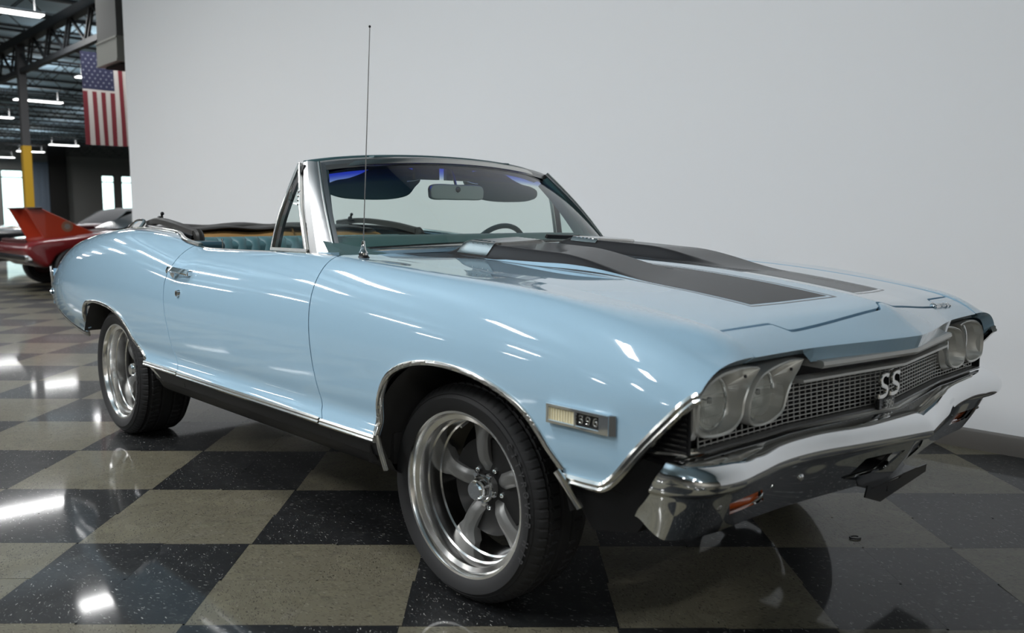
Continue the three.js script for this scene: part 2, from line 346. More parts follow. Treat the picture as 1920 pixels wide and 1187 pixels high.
// white partition behind the car
slabBox('wall_side', -12.8, 7, 4.57, 4.77, 0, 5.6, M.wallPaint, 'smooth white partition wall behind the blue convertible', 'wall');
{
  const b = struct('baseboard_side', sweep([V3(-12.8, 0, 0), V3(7, 0, 0)], V3(0, 0, 1), [[0, 0], [0, 0.014], [-0.085, 0.014], [-0.1, 0.006], [-0.1, 0]].map(([a, c]) => [a, c])), M.baseboard, 'dark rubber baseboard along the white partition wall', 'baseboard');
  frameAt(b, 0, 4.57, 0);
}
// ---------------------------------------------------------------- roof steel
{
  const joist = (u) => {
    const o = group('roof_joist'); tag(o, 'dark open web steel joist under the blue roof deck', 'roof joist', 'steel joists under the roof deck', 'structure'); frameAt(o, u, 0, 0);
    const w0 = -4, w1 = 30, yb = 6.1, yt = 7.04;
    mesh('top_chord', box(0.11, 0.06, w1 - w0, 0, yt, -(w0 + w1) / 2), M.trussPaint, o);
    mesh('bottom_chord', box(0.09, 0.06, w1 - w0, 0, yb, -(w0 + w1) / 2), M.trussPaint, o);
    const pts = []; for (let k = 0; k <= 34; k++) pts.push(V3(0, k % 2 ? yt : yb, -(w0 + k)));
    mesh('zigzag_web_rod', sweep(pts, V3(1, 0, 0), circle(0.022, 6), { crease: 80 }), M.trussPaint, o);
  };
  for (let u = -13.5; u > -79; u -= 2.2) joist(u);
  const g = group('roof_girder'); tag(g, 'heavy dark truss girder carried by the yellow based column', 'girder', null, 'structure'); frameAt(g, 0, 6.8, 0);
  mesh('top_chord', box(70, 0.22, 0.24, -44, 5.82, 0), M.trussPaint, g);
  mesh('bottom_chord', box(70, 0.13, 0.14, -44, 5.03, 0), M.trussPaint, g);
  for (let k = 0; k < 45; k++) { const u = -10 - k * 1.55; if (u < -78) break; mesh('web_member', bar([u, 5.73, 0.05], [u - 0.45, 5.06, 0.05], 0.05, 0.05), M.trussPaint, g); mesh('web_member', bar([u - 0.12, 5.73, -0.05], [u - 0.57, 5.06, -0.05], 0.05, 0.05), M.trussPaint, g); mesh('web_member', bar([u - 1.5, 5.73, 0], [u - 0.5, 5.06, 0], 0.06, 0.05), M.trussPaint, g); }
  const c = group('steel_column'); tag(c, 'grey steel column with yellow painted lower part behind red car', 'column', null, 'structure'); frameAt(c, -26.7, 6.8, 0);
  mesh('shaft', rbox(0.2, 2.72, 0.2, 0.02, 0, 3.0 + 1.36, 0), M.columnGrey, c);
  mesh('yellow_guard', rbox(0.22, 3.06, 0.22, 0.02, 0, 1.53, 0), M.yellow, c);
}
// ---------------------------------------------------------------- light panels
{
  const make = () => {
    const o = new THREE.Group();
    mesh('housing', merge([rbox(0.42, 0.06, 1.74, 0.015, 0, 0.035, 0), box(0.02, 0.35, 0.02, 0, 0.24, 0.7), box(0.02, 0.35, 0.02, 0, 0.24, -0.7)]), M.lampBody, o);
    for (const s of [-1, 1]) mesh('light_strip', rbox(0.15, 0.025, 1.7, 0.01, s * 0.105, -0.004, 0), M.lampGlow, o);
    return o;
  };
  const proto = make(); let n = 0;
  const place = (u, w, y = 5.65) => {
    const o = n++ ? proto.clone() : proto; o.name = numbered('light_panel'); scene.add(o); frameAt(o, u, w, y);
    if (w > 3) tag(o, 'slim glowing twin strip light hanging over the far aisle beyond the flag', 'ceiling light', 'strip lights over the far aisle'); else tag(o, 'slim glowing twin strip light over the open floor, from an unseen set partly added as fill', 'ceiling light', 'strip lights over the open floor');
    for (const s of [-1, 1]) { const l = new THREE.RectAreaLight(lampTint, LAMP, 0.15, 1.7); l.name = 'strip_light'; l.rotation.x = -Math.PI / 2; l.position.set(s * 0.105, -0.03, 0); l.castShadow = true; o.add(l); }
    const up = new THREE.RectAreaLight(lampTint, LAMP * 0.16, 0.4, 1.7); up.name = 'added_uplight'; up.rotation.x = Math.PI / 2; up.position.y = 0.075; up.castShadow = true; o.add(up);  // added lamp without a known source, lifts the dark roof deck
  };
  const rows = [[-11.7, [12, 6.5, -6.6, -13.8, -20.8, -27.8, -35]], [-4.4, [12, 6.5, -3.4, -8.4, -14.6, -20.8, -27.8, -35, -42, -49]], [-1, [-3.3, -9.6, -20.8]], [-19, [-6.6, -13.8, -20.8, -27.8]], [5.3, [-15.8, -22.2]], [10.3, [-23.3, -30.8, -38.3, -45.6]], [17.6, [-45.6, -53, -60.5, -68, -75.8]]];  // backmost row and the panels ahead of the car are added fill, out of view
  for (const [w, us] of rows) for (const u of us) place(u, w);
}
// ---------------------------------------------------------------- flag and duct
{
  const t = canvasTex(520, 832, (x, w, h) => {
    const s = w / 13; for (let k = 0; k < 13; k++) { x.fillStyle = k % 2 ? 'rgb(160,156,152)' : 'rgb(92,14,26)'; x.fillRect(k * s, 0, s + 1, h); }
    x.fillStyle = 'rgb(16,20,50)'; x.fillRect(0, 0, 7 * s, h * 0.40); x.fillStyle = 'rgb(160,156,152)'; x.fillRect(0, h * 0.40, 7 * s, h * 0.022);
    x.fillStyle = 'rgb(112,114,126)';
    for (let r = 0; r < 11; r++) for (let c = 0; c < (r % 2 ? 4 : 5); c++) { const cx = (r + 0.8) * 7 * s / 11.6, cy = (c + (r % 2 ? 1 : 0.5)) * h * 0.40 / 5; x.beginPath(); for (let k = 0; k < 10; k++) { const a = k * Math.PI / 5 - Math.PI / 2, rr = k % 2 ? 4.4 : 11; x.lineTo(cx + rr * Math.cos(a), cy + rr * Math.sin(a)); } x.fill(); }
  });
  const g = new THREE.BoxGeometry(1.02, 1.63, 0.004, 40, 30, 1), p = g.attributes.position;
  for (let i = 0; i < p.count; i++) { const x = p.getX(i), y = p.getY(i), a = smooth(0.9, -0.8, y); p.setZ(i, p.getZ(i) + 0.022 * a * Math.sin(x * 13 + y * 1.5)); p.setX(i, x + 0.06 * (0.8 - y) * 0.3); }
  g.computeVertexNormals();
  const m = tag(mesh('hanging_flag', g, new THREE.MeshStandardMaterial({ map: t, roughness: 0.85, side: THREE.DoubleSide })), 'stars and stripes flag hanging vertically from the roof steel', 'flag');
  m.position.copy(uw(-16.8, 5.74, 3.24)); m.rotation.y = Math.PI / 2 - TH;
  const d = group('air_duct'); tag(d, 'square sheet metal air duct dropping beside the partition end', 'duct'); frameAt(d, -15.1, 5.48, -0.12);
  mesh('duct_body', box(0.9, ROOF - 4.0, 0.72, 0, (ROOF + 4.2) / 2, 0), S([0.13, 0.13, 0.125], 0.45, 0.4), d);
  mesh('outlet_collar', merge([rbox(0.93, 0.36, 0.75, 0.01, 0, 3.9, 0), box(0.95, 0.03, 0.77, 0, 4.09, 0), box(0.95, 0.03, 0.77, 0, 3.73, 0)]), M.duct, d);
  mesh('outlet_throat', box(0.7, 0.05, 0.55, 0, 3.71, 0), M.dark, d);
}
// ---------------------------------------------------------------- the blue convertible
// own axes: x forward from the front axle, y up, z to the passenger side
const car = group('convertible_car');
tag(car, 'light blue two door convertible with black hood stripes and folded top', 'car');
car.position.set(0.4875, 0, -3.0712); car.rotation.y = -TH;
const part = (name, geo, mat, parent = car) => mesh(name, geo, mat, parent);
const both = (name, geo, mat, parent = car) => [part(name, geo, mat, parent), part(name, mirrorZ(geo), mat, parent)];

const XS = [-4.06, -3.9, -3.6, -3.2, -2.8, -2.4, -2.05, -1.90, -1.80, -1.70, -1.3, -0.9, -0.62, -0.3, 0.1, 0.4, 0.6, 0.75, 0.86];
const zmaxS = spline(XS, [0.832, 0.868, 0.915, 0.944, 0.954, 0.957, 0.956, 0.956, 0.956, 0.956, 0.957, 0.957, 0.957, 0.957, 0.956, 0.95, 0.94, 0.922, 0.90]);
const ytopS = spline(XS, [0.825, 0.905, 0.990, 1.046, 1.075, 1.070, 1.038, 1.020, 1.0105, 1.0085, 1.010, 1.012, 1.004, 0.982, 0.958, 0.929, 0.893, 0.852, 0.806]);
// lip of the nose in plan, and the height of hood and fender tops
const lipS = spline([0, 0.1, 0.2, 0.32, 0.44, 0.56, 0.68, 0.80, 0.90, 1.0], [0.937, 0.921, 0.901, 0.874, 0.852, 0.843, 0.838, 0.836, 0.830, 0.81]);
const lip = (z) => lipS(Math.max(Math.abs(z), 0.012) - 0.012 * 0.5);
const topS = spline([-1.62, -1.5, -1.36, -1.2, -1.0, -0.74, -0.51, -0.31, -0.19, -0.10, -0.055, -0.025, 0, 0.03], [1.012, 1.000, 0.990, 0.982, 0.970, 0.955, 0.934, 0.909, 0.890, 0.870, 0.853, 0.836, 0.817, 0.79]);
const TK = [0, 0.022, 0.047, 0.097, 0.167, 0.237, 0.314, 0.391, 0.456, 0.512, 0.562, 0.617, 0.70, 0.80];
const secCache = new Map();
function section(x) {
  const key = Math.round(x * 1e6); let s = secCache.get(key); if (s) return s;
  const zm = zmaxS(x), yt = ytopS(x), h = yt - 0.70, tuck = 0.055 * smooth(-2.85, -3.25, x), nose = smooth(0.55, 0.86, x);
  const low = [[0.462, 0.011], [0.484, 0.002], [0.508, -0.008], [0.558, -0.006], [0.628, -0.001], [0.70, 0]].map(([y, d]) => [y, zm + d * (1 - 0.6 * nose) - tuck * ((0.7 - y) / 0.238) ** 2]);
  const up = [[0.25, 0.005], [0.5, 0.020], [0.71, 0.044], [0.878, 0.078], [0.974, 0.121], [1, 0.175], [1.004, 0.258], [1.006, 0.36]].map(([f, d]) => [0.70 + h * f, zm - d]);
  const fw = smooth(-0.72, -0.55, x); if (fw > 0) for (let i = 5; i < 8; i++) up[i][0] = lerp(up[i][0], topS(x - lip(up[i][1])) + 0.0012, fw);
  const k = low.concat(up);
  s = { y: spline(TK, k.map((p) => p[0])), z: spline(TK, k.map((p) => p[1])) };
  if (secCache.size < 60000) secCache.set(key, s); return s;
}
const sideP = (x, t) => { const s = section(x); return [x, s.y(t), s.z(t)]; };
function sideT(x, y) { const s = section(x); let a = 0, b = 0.60; for (let k = 0; k < 40; k++) { const m = (a + b) / 2; if (s.y(m) < y) a = m; else b = m; } return a; }
const sideZ = (x, y) => section(x).z(sideT(x, y));
const sideN = (x, y) => { const t = sideT(x, y), a = V3(...sideP(x + 0.004, t)).sub(V3(...sideP(x - 0.004, t))), b = V3(...sideP(x, t + 0.004)).sub(V3(...sideP(x, t - 0.004))), n = a.cross(b).normalize(); if (n.z < 0) n.negate(); return n; };
const onSide = (pts, lift = 0) => pts.map(([x, y]) => V3(x, y, sideZ(x, y) + lift));
const outSide = () => V3(0, 1, 1);

const archF = [[-0.295, 0.15], [-0.294, 0.36]].concat(curve2([[-0.294, 0.47], [-0.296, 0.53], [-0.283, 0.59], [-0.24, 0.656], [-0.17, 0.697], [-0.07, 0.722], [0.044, 0.727], [0.16, 0.715], [0.251, 0.693], [0.329, 0.661], [0.387, 0.617], [0.435, 0.562], [0.474, 0.522]], 90), [[0.50, 0.48], [0.56, 0.36], [0.66, 0.15]]);
const archR = [[-3.10, 0.15], [-3.10, 0.40]].concat(curve2([[-3.095, 0.50], [-3.09, 0.60], [-3.07, 0.648], [-3.03, 0.678], [-2.93, 0.695], [-2.79, 0.698], [-2.63, 0.684], [-2.51, 0.656], [-2.41, 0.608], [-2.335, 0.553], [-2.25, 0.512], [-2.19, 0.488]], 90), [[-2.13, 0.445], [-2.05, 0.385], [-1.95, 0.15]]);
const sF = sdf(archF), sR = sdf(archR);
const gapF = lin([0.40, 0.465, 0.494, 0.564, 0.645, 0.724, 0.776, 0.824, 0.872, 0.917, 0.968, 1.0, 1.1], [-0.59, -0.602, -0.626, -0.65, -0.676, -0.692, -0.702, -0.71, -0.715, -0.716, -0.712, -0.712, -0.712]);
const gapR = lin([0.40, 0.465, 0.493, 0.516, 0.573, 0.643, 0.715, 0.786, 0.844, 0.90, 0.941, 1.0, 1.1], [-1.79, -1.80, -1.82, -1.845, -1.882, -1.91, -1.94, -1.958, -1.966, -1.955, -1.925, -1.885, -1.85]);
const G = 0.0028;
const edgeX = lin([0.40, 0.495, 0.506, 0.517, 0.538, 0.625, 0.702, 0.743, 0.765, 0.785, 0.80, 1.0], [0.56, 0.56, 0.592, 0.612, 0.633, 0.708, 0.779, 0.818, 0.834, 0.842, 0.85, 0.95]);
const hoodEdge = 0.683;

const fender = trimSurf({
  P: sideP, u0: -0.74, u1: 0.87, nu: 230, v0: 0.004, v1: 0.78, nv: 110, out: outSide, flange: 0.016,
  keep: (p, x, t) => {
    const y = p[1], z = p[2]; let k = t < 0.6 ? Math.min(x - gapF(y) - G, sF(x, y)) : x - gapF(1) - G;
    if (t < 0.5) k = Math.min(k, edgeX(y) - x, x > 0.3 ? y - 0.507 : y - 0.468);
    return Math.min(k, lip(z) - x, t > 0.5 ? z - hoodEdge - G * 0.7 : 1, x < -0.66 && t > 0.55 ? z - lerp(0.80, 0.70, smooth(-0.74, -0.66, x)) : 1);
  },
  dir: (q, n) => q.x > 0.80 && q.y > 0.74 ? V3(-0.03, -0.02, q.z > 0.8 ? -0.012 * smooth(0.8, 0.9, q.z) : 0) : n.multiplyScalar(-0.016),
});
both('front_fender', fender, M.paint);
const door = trimSurf({
  P: sideP, u0: -2.02, u1: -0.56, nu: 180, v0: 0.004, v1: 0.70, nv: 100, out: outSide, flange: 0.016,
  keep: (p, x, t) => { const y = p[1]; return Math.min(gapF(y) - G - x, x - gapR(y) - G, y - 0.468, t > 0.5 ? p[2] - 0.825 : 1); },
});
const rearLow = lin([-4.1, -3.95, -3.72, -3.6, -3.37, -3.2, -3.1, -2.9], [0.66, 0.63, 0.585, 0.552, 0.515, 0.505, 0.535, 0.56]);
const quarter = trimSurf({
  P: sideP, u0: -4.05, u1: -1.78, nu: 270, v0: 0.004, v1: 0.79, nv: 110, out: outSide, flange: 0.016,
  keep: (p, x, t) => {
    const y = p[1]; let k = t < 0.6 ? Math.min(gapR(y) - G - x, sR(x, y)) : gapR(1) - G - x;
    if (t < 0.4) k = Math.min(k, x < -2.9 ? y - rearLow(x) : y - 0.468);
    if (t > 0.5) k = Math.min(k, p[2] - lerp(0.825, 0.735, smooth(-1.95, -2.35, x)));
    return k;
  },
});

both('quarter_panel', quarter, M.paint);
const doors = [group('door', car), group('door', car)];
[door, mirrorZ(door)].forEach((g, k) => part('door_skin', g, M.paint, doors[k]));
{ // door furniture: pull handle with push button, key lock, inner panel, lock knob
  const zz = sideZ(-1.78, 0.905);
  const handle = merge([
    sweep([V3(-1.90, 0.912, zz + 0.03), V3(-1.86, 0.914, zz + 0.036), V3(-1.80, 0.913, zz + 0.036), V3(-1.74, 0.909, zz + 0.03), V3(-1.718, 0.905, zz + 0.018)], V3(0, 0.4, 1), [[-0.013, -0.004], [-0.009, 0.006], [0.009, 0.006], [0.013, -0.004], [0, -0.008]], { crease: 50 }),
    loft([0, 1].map((k) => { const zf = k ? 0.026 : -0.012; return [[-1.915, 0.92, zz + zf], [-1.835, 0.912, zz + zf], [-1.842, 0.885, zz + zf], [-1.865, 0.872, zz + zf * 0.8], [-1.895, 0.885, zz + zf * 0.8]]; }), { closedEnds: [true, true] }),
    rbox(0.03, 0.022, 0.05, 0.005, -1.73, 0.9, zz - 0.003),
  ]);
  const btn = new THREE.CylinderGeometry(0.009, 0.010, 0.02, 16); btn.rotateX(Math.PI / 2); btn.translate(-1.89, 0.903, zz + 0.03);
  const lz = sideZ(-1.80, 0.812), key = new THREE.CylinderGeometry(0.013, 0.016, 0.014, 20); key.rotateX(Math.PI / 2); key.translate(-1.80, 0.812, lz + 0.004);
  const slot = box(0.003, 0.014, 0.003, -1.80, 0.812, lz + 0.0115);
  const knob = merge([new THREE.CylinderGeometry(0.0028, 0.0028, 0.05, 8).translate(-1.67, 1.012, 0.80), new THREE.CylinderGeometry(0.0065, 0.004, 0.012, 12).translate(-1.67, 1.04, 0.80)]);
  const inner = rbox(1.14, 0.5, 0.035, 0.012, -1.30, 0.748, 0.80);
  [[1, doors[0]], [-1, doors[1]]].forEach(([s, d]) => {
    const f = (g) => (s > 0 ? g : mirrorZ(g));
    part('pull_handle', f(handle), M.chrome, d).userData.label = 'chrome pull handle';
    part('push_button', f(btn), M.chrome, d); part('key_lock', f(key), M.chrome, d); part('key_slot', f(slot), M.dark, d);
    part('lock_knob', f(knob), M.chrome, d); part('inner_panel', f(inner), M.teal, d);
  });
}
// hood and nose: y over (x, z)
const domeW = (z) => smooth(0.428, 0.378, Math.abs(z)) * smooth(0.112, 0.162, Math.abs(z));
function hoodY(x, z) {
  const a = Math.abs(z), s = x - lip(z), front = smooth(-0.02, -0.12, s);
  const crown = 0.013 * (1 - (a / 0.683) ** 2) + 0.010 * Math.max(0, 1 - a / 0.30) ** 1.6;
  const dome = 0.047 * domeW(z) * smooth(0.30, -0.12, x - 0.25 * (a - 0.27)) * smooth(-0.66, -0.52, x);
  return topS(s) + crown * front + dome;
}
const hoodP = (x, z) => [x, hoodY(x, z), z];
const upV = () => V3(0, 1, 0);
const rearEdge = (z) => -0.745 + 0.155 * (1 - (Math.abs(z) / 0.69) ** 2.2);
const hoodFront = lin([0, 0.012, 0.035, 0.05, 0.44, 0.455, 0.485, 0.5, 0.7], [0.815, 0.815, 0.835, 0.838, 0.800, 0.797, 0.760, 0.757, 0.742]);
const hood = group('hood', car);
part('hood_panel', trimSurf({ P: hoodP, u0: -0.76, u1: 0.86, nu: 200, v0: -0.69, v1: 0.69, nv: 200, out: upV, flange: 0.014, keep: (p, x, z) => Math.min(x - rearEdge(z), hoodEdge - G * 0.7 - Math.abs(z), hoodFront(Math.abs(z)) - 0.006 - x) }), M.paint, hood);
{ // painted stripes follow the twin bulges; a pin line runs round each
  const outer = lin([-0.75, -0.60, -0.52, -0.46, -0.40, -0.30, 0.70], [0.60, 0.58, 0.52, 0.475, 0.445, 0.435, 0.398]);
  const inner = lin([-0.75, -0.58, -0.50, -0.4, 0.75], [0.02, 0.035, 0.055, 0.066, 0.066]);
  const inset = (x, a, e) => Math.min(outer(x) - e - a, a - inner(x) - e, lerp(0.722, 0.652, (a - 0.066) / 0.334) - e * 1.05 - x, x - rearEdge(a) - 0.004);
  for (const s of [1, -1]) {
    const area = (e0, e1) => trimSurf({ P: (x, a) => hoodP(x, a * s), u0: -0.75, u1: 0.74, nu: 300, v0: 0.01, v1: 0.62, nv: 130, out: upV, flange: 0, border: false, lift: 0.0004, keep: (p, x, a) => { const k = inset(x, a, e0); return e1 === undefined ? k : Math.min(k, -inset(x, a, e1)); } });
    part('stripe', area(0.018), M.stripe, hood).userData.label = 'black painted hood stripe';
    part('pin_line', area(0.0, 0.0065), M.pin, hood);
    // bright louvred insert at the rear of each bulge
    const vent = trimSurf({ P: (x, a) => { const q = hoodP(x, a * s); q[1] += 0.008; return q; }, u0: -0.56, u1: -0.36, nu: 30, v0: 0.13, v1: 0.43, nv: 60, out: upV, flange: 0.012, keep: (p, x, a) => Math.min(0.42 - a, a - 0.14, x - rearEdge(a) - 0.075, -0.385 - 0.25 * Math.max(0, a - 0.36) - x) });
    part('vent_insert', vent, M.bright, hood).userData.label = 'bright finned vent insert';
    for (let k = 0; k < 5; k++) { const p = []; for (let a = 0.152; a <= 0.405; a += 0.02) { const x = lerp(rearEdge(a) + 0.09, -0.400 - 0.25 * Math.max(0, a - 0.36), (k + 0.5) / 5); p.push(V3(x, hoodY(x, a) + 0.0086, a * s)); } part('vent_fin', sweep(p, V3(0, 1, 0), [[-0.006, -0.001], [-0.003, 0.0016], [0.003, 0.0016], [0.006, -0.001]]), M.chrome, hood); }
  }
  // washer jets are not seen; the rear lip of the hood is closed by the cowl
}
// header panel between hood and lamps
const noseTurn = (q, n) => (q.x > lip(q.z) - 0.004 ? (Math.abs(q.z) < 0.43 ? V3(-0.012, -0.038, 0) : V3(-0.03, -0.018, 0)) : n.multiplyScalar(-0.014));
part('header_panel', trimSurf({ P: hoodP, u0: 0.70, u1: 0.945, nu: 60, v0: -0.69, v1: 0.69, nv: 260, out: (p, x, z) => V3(x > lip(z) - 0.1 ? 0.6 : 0, 1, 0), flange: 0.014, dir: noseTurn, keep: (p, x, z) => Math.min(x - hoodFront(Math.abs(z)) - G, hoodEdge - G * 0.7 - Math.abs(z), lip(z) - x) }), M.paint);
{ // script on the driver's side of the header
  const g = merge([...'Chevrolet'].map((c, k) => { const t = text(c, k ? 0.019 : 0.026, 0.004, serif, 0.0012); t.applyMatrix4(new THREE.Matrix4().makeShear(0, 0, 0.25, 0, 0, 0)); t.translate((k - 4) * 0.0148, k ? 0 : 0.003, 0); return t; }));
  const o = part('script_emblem', g, M.chrome); o.userData.label = 'chrome script emblem';
  const x = 0.795, z = -0.50, n = V3(...[0, 1, 2].map(() => 0)); const e = 0.004;
  n.set(-(hoodY(x + e, z) - hoodY(x - e, z)) / (2 * e), 1, -(hoodY(x, z + e) - hoodY(x, z - e)) / (2 * e)).normalize();
  const right = V3(0, 0, -1).addScaledVector(n, n.z).normalize(), upw = n.clone().cross(right);
  o.matrixAutoUpdate = true; o.position.set(x, hoodY(x, z), z).addScaledVector(n, 0.001); o.quaternion.setFromRotationMatrix(new THREE.Matrix4().makeBasis(right, upw, n));
}
// rear deck, cowl and closing panels
part('deck_lid', trimSurf({ P: (x, z) => [x, ytopS(x) - 0.004 + 0.022 * (1 - (z / 0.74) ** 2) * smooth(-4.1, -3.7, x), z], u0: -4.03, u1: -3.06, nu: 40, v0: -0.745, v1: 0.745, nv: 40, out: upV, keep: (p, x, z) => Math.min(0.742 - Math.abs(z), x + 4.03) }), M.paint);
part('cowl_panel', trimSurf({ P: (x, z) => [x, 1.012 + 0.014 * (1 - (z / 0.8) ** 2) - 0.02 * smooth(-0.62, -0.58, x), z], u0: -0.98, u1: -0.58, nu: 30, v0: -0.80, v1: 0.80, nv: 50, out: upV, keep: (p, x, z) => Math.min(rearEdge(z) - 0.006 - x, 0.80 - Math.abs(z), x - (-0.88 + 0.2 * (1 - (z / 0.8) ** 2)) + 0.03) }), M.paint);

// ---- bright trim on the body side
const beadA = [[-0.011, 0], [-0.011, 0.006], [-0.004, 0.009], [0.004, 0.009], [0.011, 0.006], [0.011, 0]];
const archTrim = (pts) => { const p = onSide(pts); return sweep(p, (q) => sideN(q.x, q.y), [[-0.012, -0.01], [-0.011, 0.005], [-0.004, 0.009], [0.003, 0.0075], [0.006, 0.002], [0.006, -0.01]], { crease: 50 }); };
const archLine = (a, from, to) => curve2(a.slice(from, to), 120);
both('wheel_arch_trim', archTrim(archLine(archF, 2, 93)), M.bright);
both('wheel_arch_trim', archTrim(archLine(archR, 8, 93)), M.bright);
// trim tails down the wheel openings below the sill line
both('arch_trim_tail', sweep([V3(-0.293, 0.475, 0.957), V3(-0.290, 0.42, 0.947), V3(-0.282, 0.36, 0.934)], V3(0, 0, 1), beadA.map(([a, c]) => [a * 0.9, c])), M.bright);
both('arch_trim_tail', sweep([V3(0.470, 0.525, 0.953), V3(0.498, 0.49, 0.945), V3(0.528, 0.44, 0.93)], V3(0, 0, 1), beadA.map(([a, c]) => [a * 0.9, c])), M.bright);
both('arch_trim_tail', sweep([V3(-2.195, 0.492, 0.955), V3(-2.14, 0.445, 0.94), V3(-2.07, 0.395, 0.915)], V3(0, 0, 1), beadA.map(([a, c]) => [a * 0.9, c])), M.bright);
const moulding = (x0, x1, y) => { const p = []; for (let k = 0; k <= 40; k++) { const x = lerp(x0, x1, k / 40); p.push(V3(x, y, section(x).z(0) - 0.004)); } return sweep(p, V3(0, 0.1, 1), [[-0.011, -0.006], [-0.012, 0.006], [-0.006, 0.011], [0, 0.0085], [0.005, 0.012], [0.011, 0.006], [0.011, -0.006]], { crease: 25 }); };
both('sill_moulding', moulding(-0.612, -0.297, 0.459), M.bright);
both('sill_moulding', moulding(-1.795, -0.620, 0.462), M.bright);
both('sill_moulding', moulding(-2.175, -1.803, 0.466), M.bright);
both('sill_moulding', sweep(curve2([[-3.10, 0.506], [-3.2, 0.500], [-3.37, 0.513], [-3.6, 0.55], [-3.74, 0.588]], 40).map(([x, y]) => V3(x, y, sideZ(x, y) - 0.004)), V3(0, 0, 1), beadA), M.bright);
{ // moulding from the front arch round the lower corner and up the slanted fender edge
  const pts = curve2([[0.474, 0.505], [0.52, 0.505], [0.565, 0.505], [0.598, 0.508], [0.633, 0.535], [0.708, 0.622], [0.779, 0.699], [0.806, 0.729], [0.822, 0.745]], 80);
  const p = pts.map(([x, y]) => V3(x, y, sideZ(x, Math.max(y, 0.5)) - 0.002)); p.push(V3(0.832, 0.750, 0.888));
  both('fender_edge_moulding', sweep(p, V3(0.1, 0, 1), [[-0.012, -0.012], [-0.013, 0.004], [-0.006, 0.009], [0.001, 0.006], [0.006, 0.009], [0.012, 0.004], [0.012, -0.012]], { crease: 25 }), M.bright);
}
{ // belt reveal moulding along door tops and round the folded top
  const p = []; for (let x = -1.83; x <= -0.72; x += 0.04) p.push(V3(x, sideP(x, 0.55)[1] + 0.004, 0.822));
  both('belt_moulding', sweep(p, V3(0, 1, 0.25), [[-0.011, -0.004], [-0.009, 0.004], [0, 0.006], [0.009, 0.004], [0.011, -0.004]]), M.bright);
  const q = []; for (let x = -1.84; x >= -3.06; x -= 0.04) { const z = lerp(0.822, 0.732, smooth(-1.95, -2.35, x)); q.push(V3(x, ytopS(x) + 0.003, z)); }
  for (let k = 1; k <= 4; k++) q.push(V3(-3.06 - 0.03 * Math.sin(k / 4 * 1.57), ytopS(-3.08) + 0.004, 0.732 - 0.10 * k / 4));
  both('boot_moulding', sweep(q, V3(0, 1, 0.15), [[-0.012, -0.004], [-0.009, 0.005], [0, 0.008], [0.009, 0.005], [0.012, -0.004]]), M.bright);
}
// rocker panels, black below the moulding
{
  const prof = [[0.468, 0.948], [0.44, 0.944], [0.405, 0.93], [0.392, 0.926], [0.388, 0.918], [0.352, 0.898], [0.335, 0.875], [0.335, 0.80]];
  const rows = []; for (const x of [-2.14, -2.10, -1.8, -1.3, -0.7, -0.34, -0.285]) rows.push(prof.map(([y, z]) => [x, y + (x > -0.3 || x < -2.12 ? 0.0 : 0), z]));
  const g = loft(rows, { closedRing: false, crease: 28 }); both('rocker_panel', g, M.blackSat);
  for (const x of [-0.628, -1.79]) both('rocker_joint', bar([x, 0.462, 0.9475], [x + (x < -1 ? -0.02 : 0.02), 0.40, 0.928], 0.003, 0.003), M.dark);
}
// black lower valance ahead of the front wheel
both('lower_valance', loft([0.898, 0.86].map((z) => [[0.47, 0.50, z + 0.03], [0.60, 0.507, z + 0.025], [0.652, 0.555, z + 0.015], [0.690, 0.588, z], [0.79, 0.572, z - 0.03], [0.78, 0.55, z - 0.03], [0.70, 0.45, z - 0.01], [0.66, 0.40, z - 0.02], [0.54, 0.38, z], [0.515, 0.43, z + 0.015]]), { closedEnds: [true, true] }), M.blackSat);
// dark wheel houses, chassis and floor
{
  const house = (xc, r, w0, w1, a0, a1) => { const p = []; for (const z of [w1, w0]) { const ring = []; for (let k = 0; k <= 24; k++) { const a = lerp(a0, Math.PI - a1, k / 24); ring.push([xc + r * Math.cos(a), 0.345 + r * 0.93 * Math.sin(a), z]); } p.push(ring); } return loft(p, { closedRing: false }); };
  both('wheel_house', house(0.07, 0.44, 0.50, 0.94, 0.2, 0.05), M.undercoat); both('wheel_house', house(-2.67, 0.475, 0.52, 0.94, 0.22, 0.42), M.undercoat);
  part('underbody', merge([box(1.75, 0.10, 1.72, -1.22, 0.40, 0), box(4.5, 0.10, 0.9, -1.6, 0.38, 0), box(1.0, 0.25, 1.0, -3.5, 0.5, 0), box(1.0, 0.24, 0.95, 0.15, 0.62, 0), box(0.10, 0.10, 1.3, 0, 0.25, 0), box(0.12, 0.12, 1.25, -2.8, 0.33, 0)]), M.undercoat);
  part('engine_bay_wall', merge([box(0.02, 0.42, 1.5, 0.60, 0.64, 0), box(1.15, 0.2, 0.02, -0.05, 0.73, 0.66), box(1.15, 0.2, 0.02, -0.05, 0.73, -0.66), box(0.02, 0.5, 1.6, -0.66, 0.72, 0)]), M.undercoat);
}
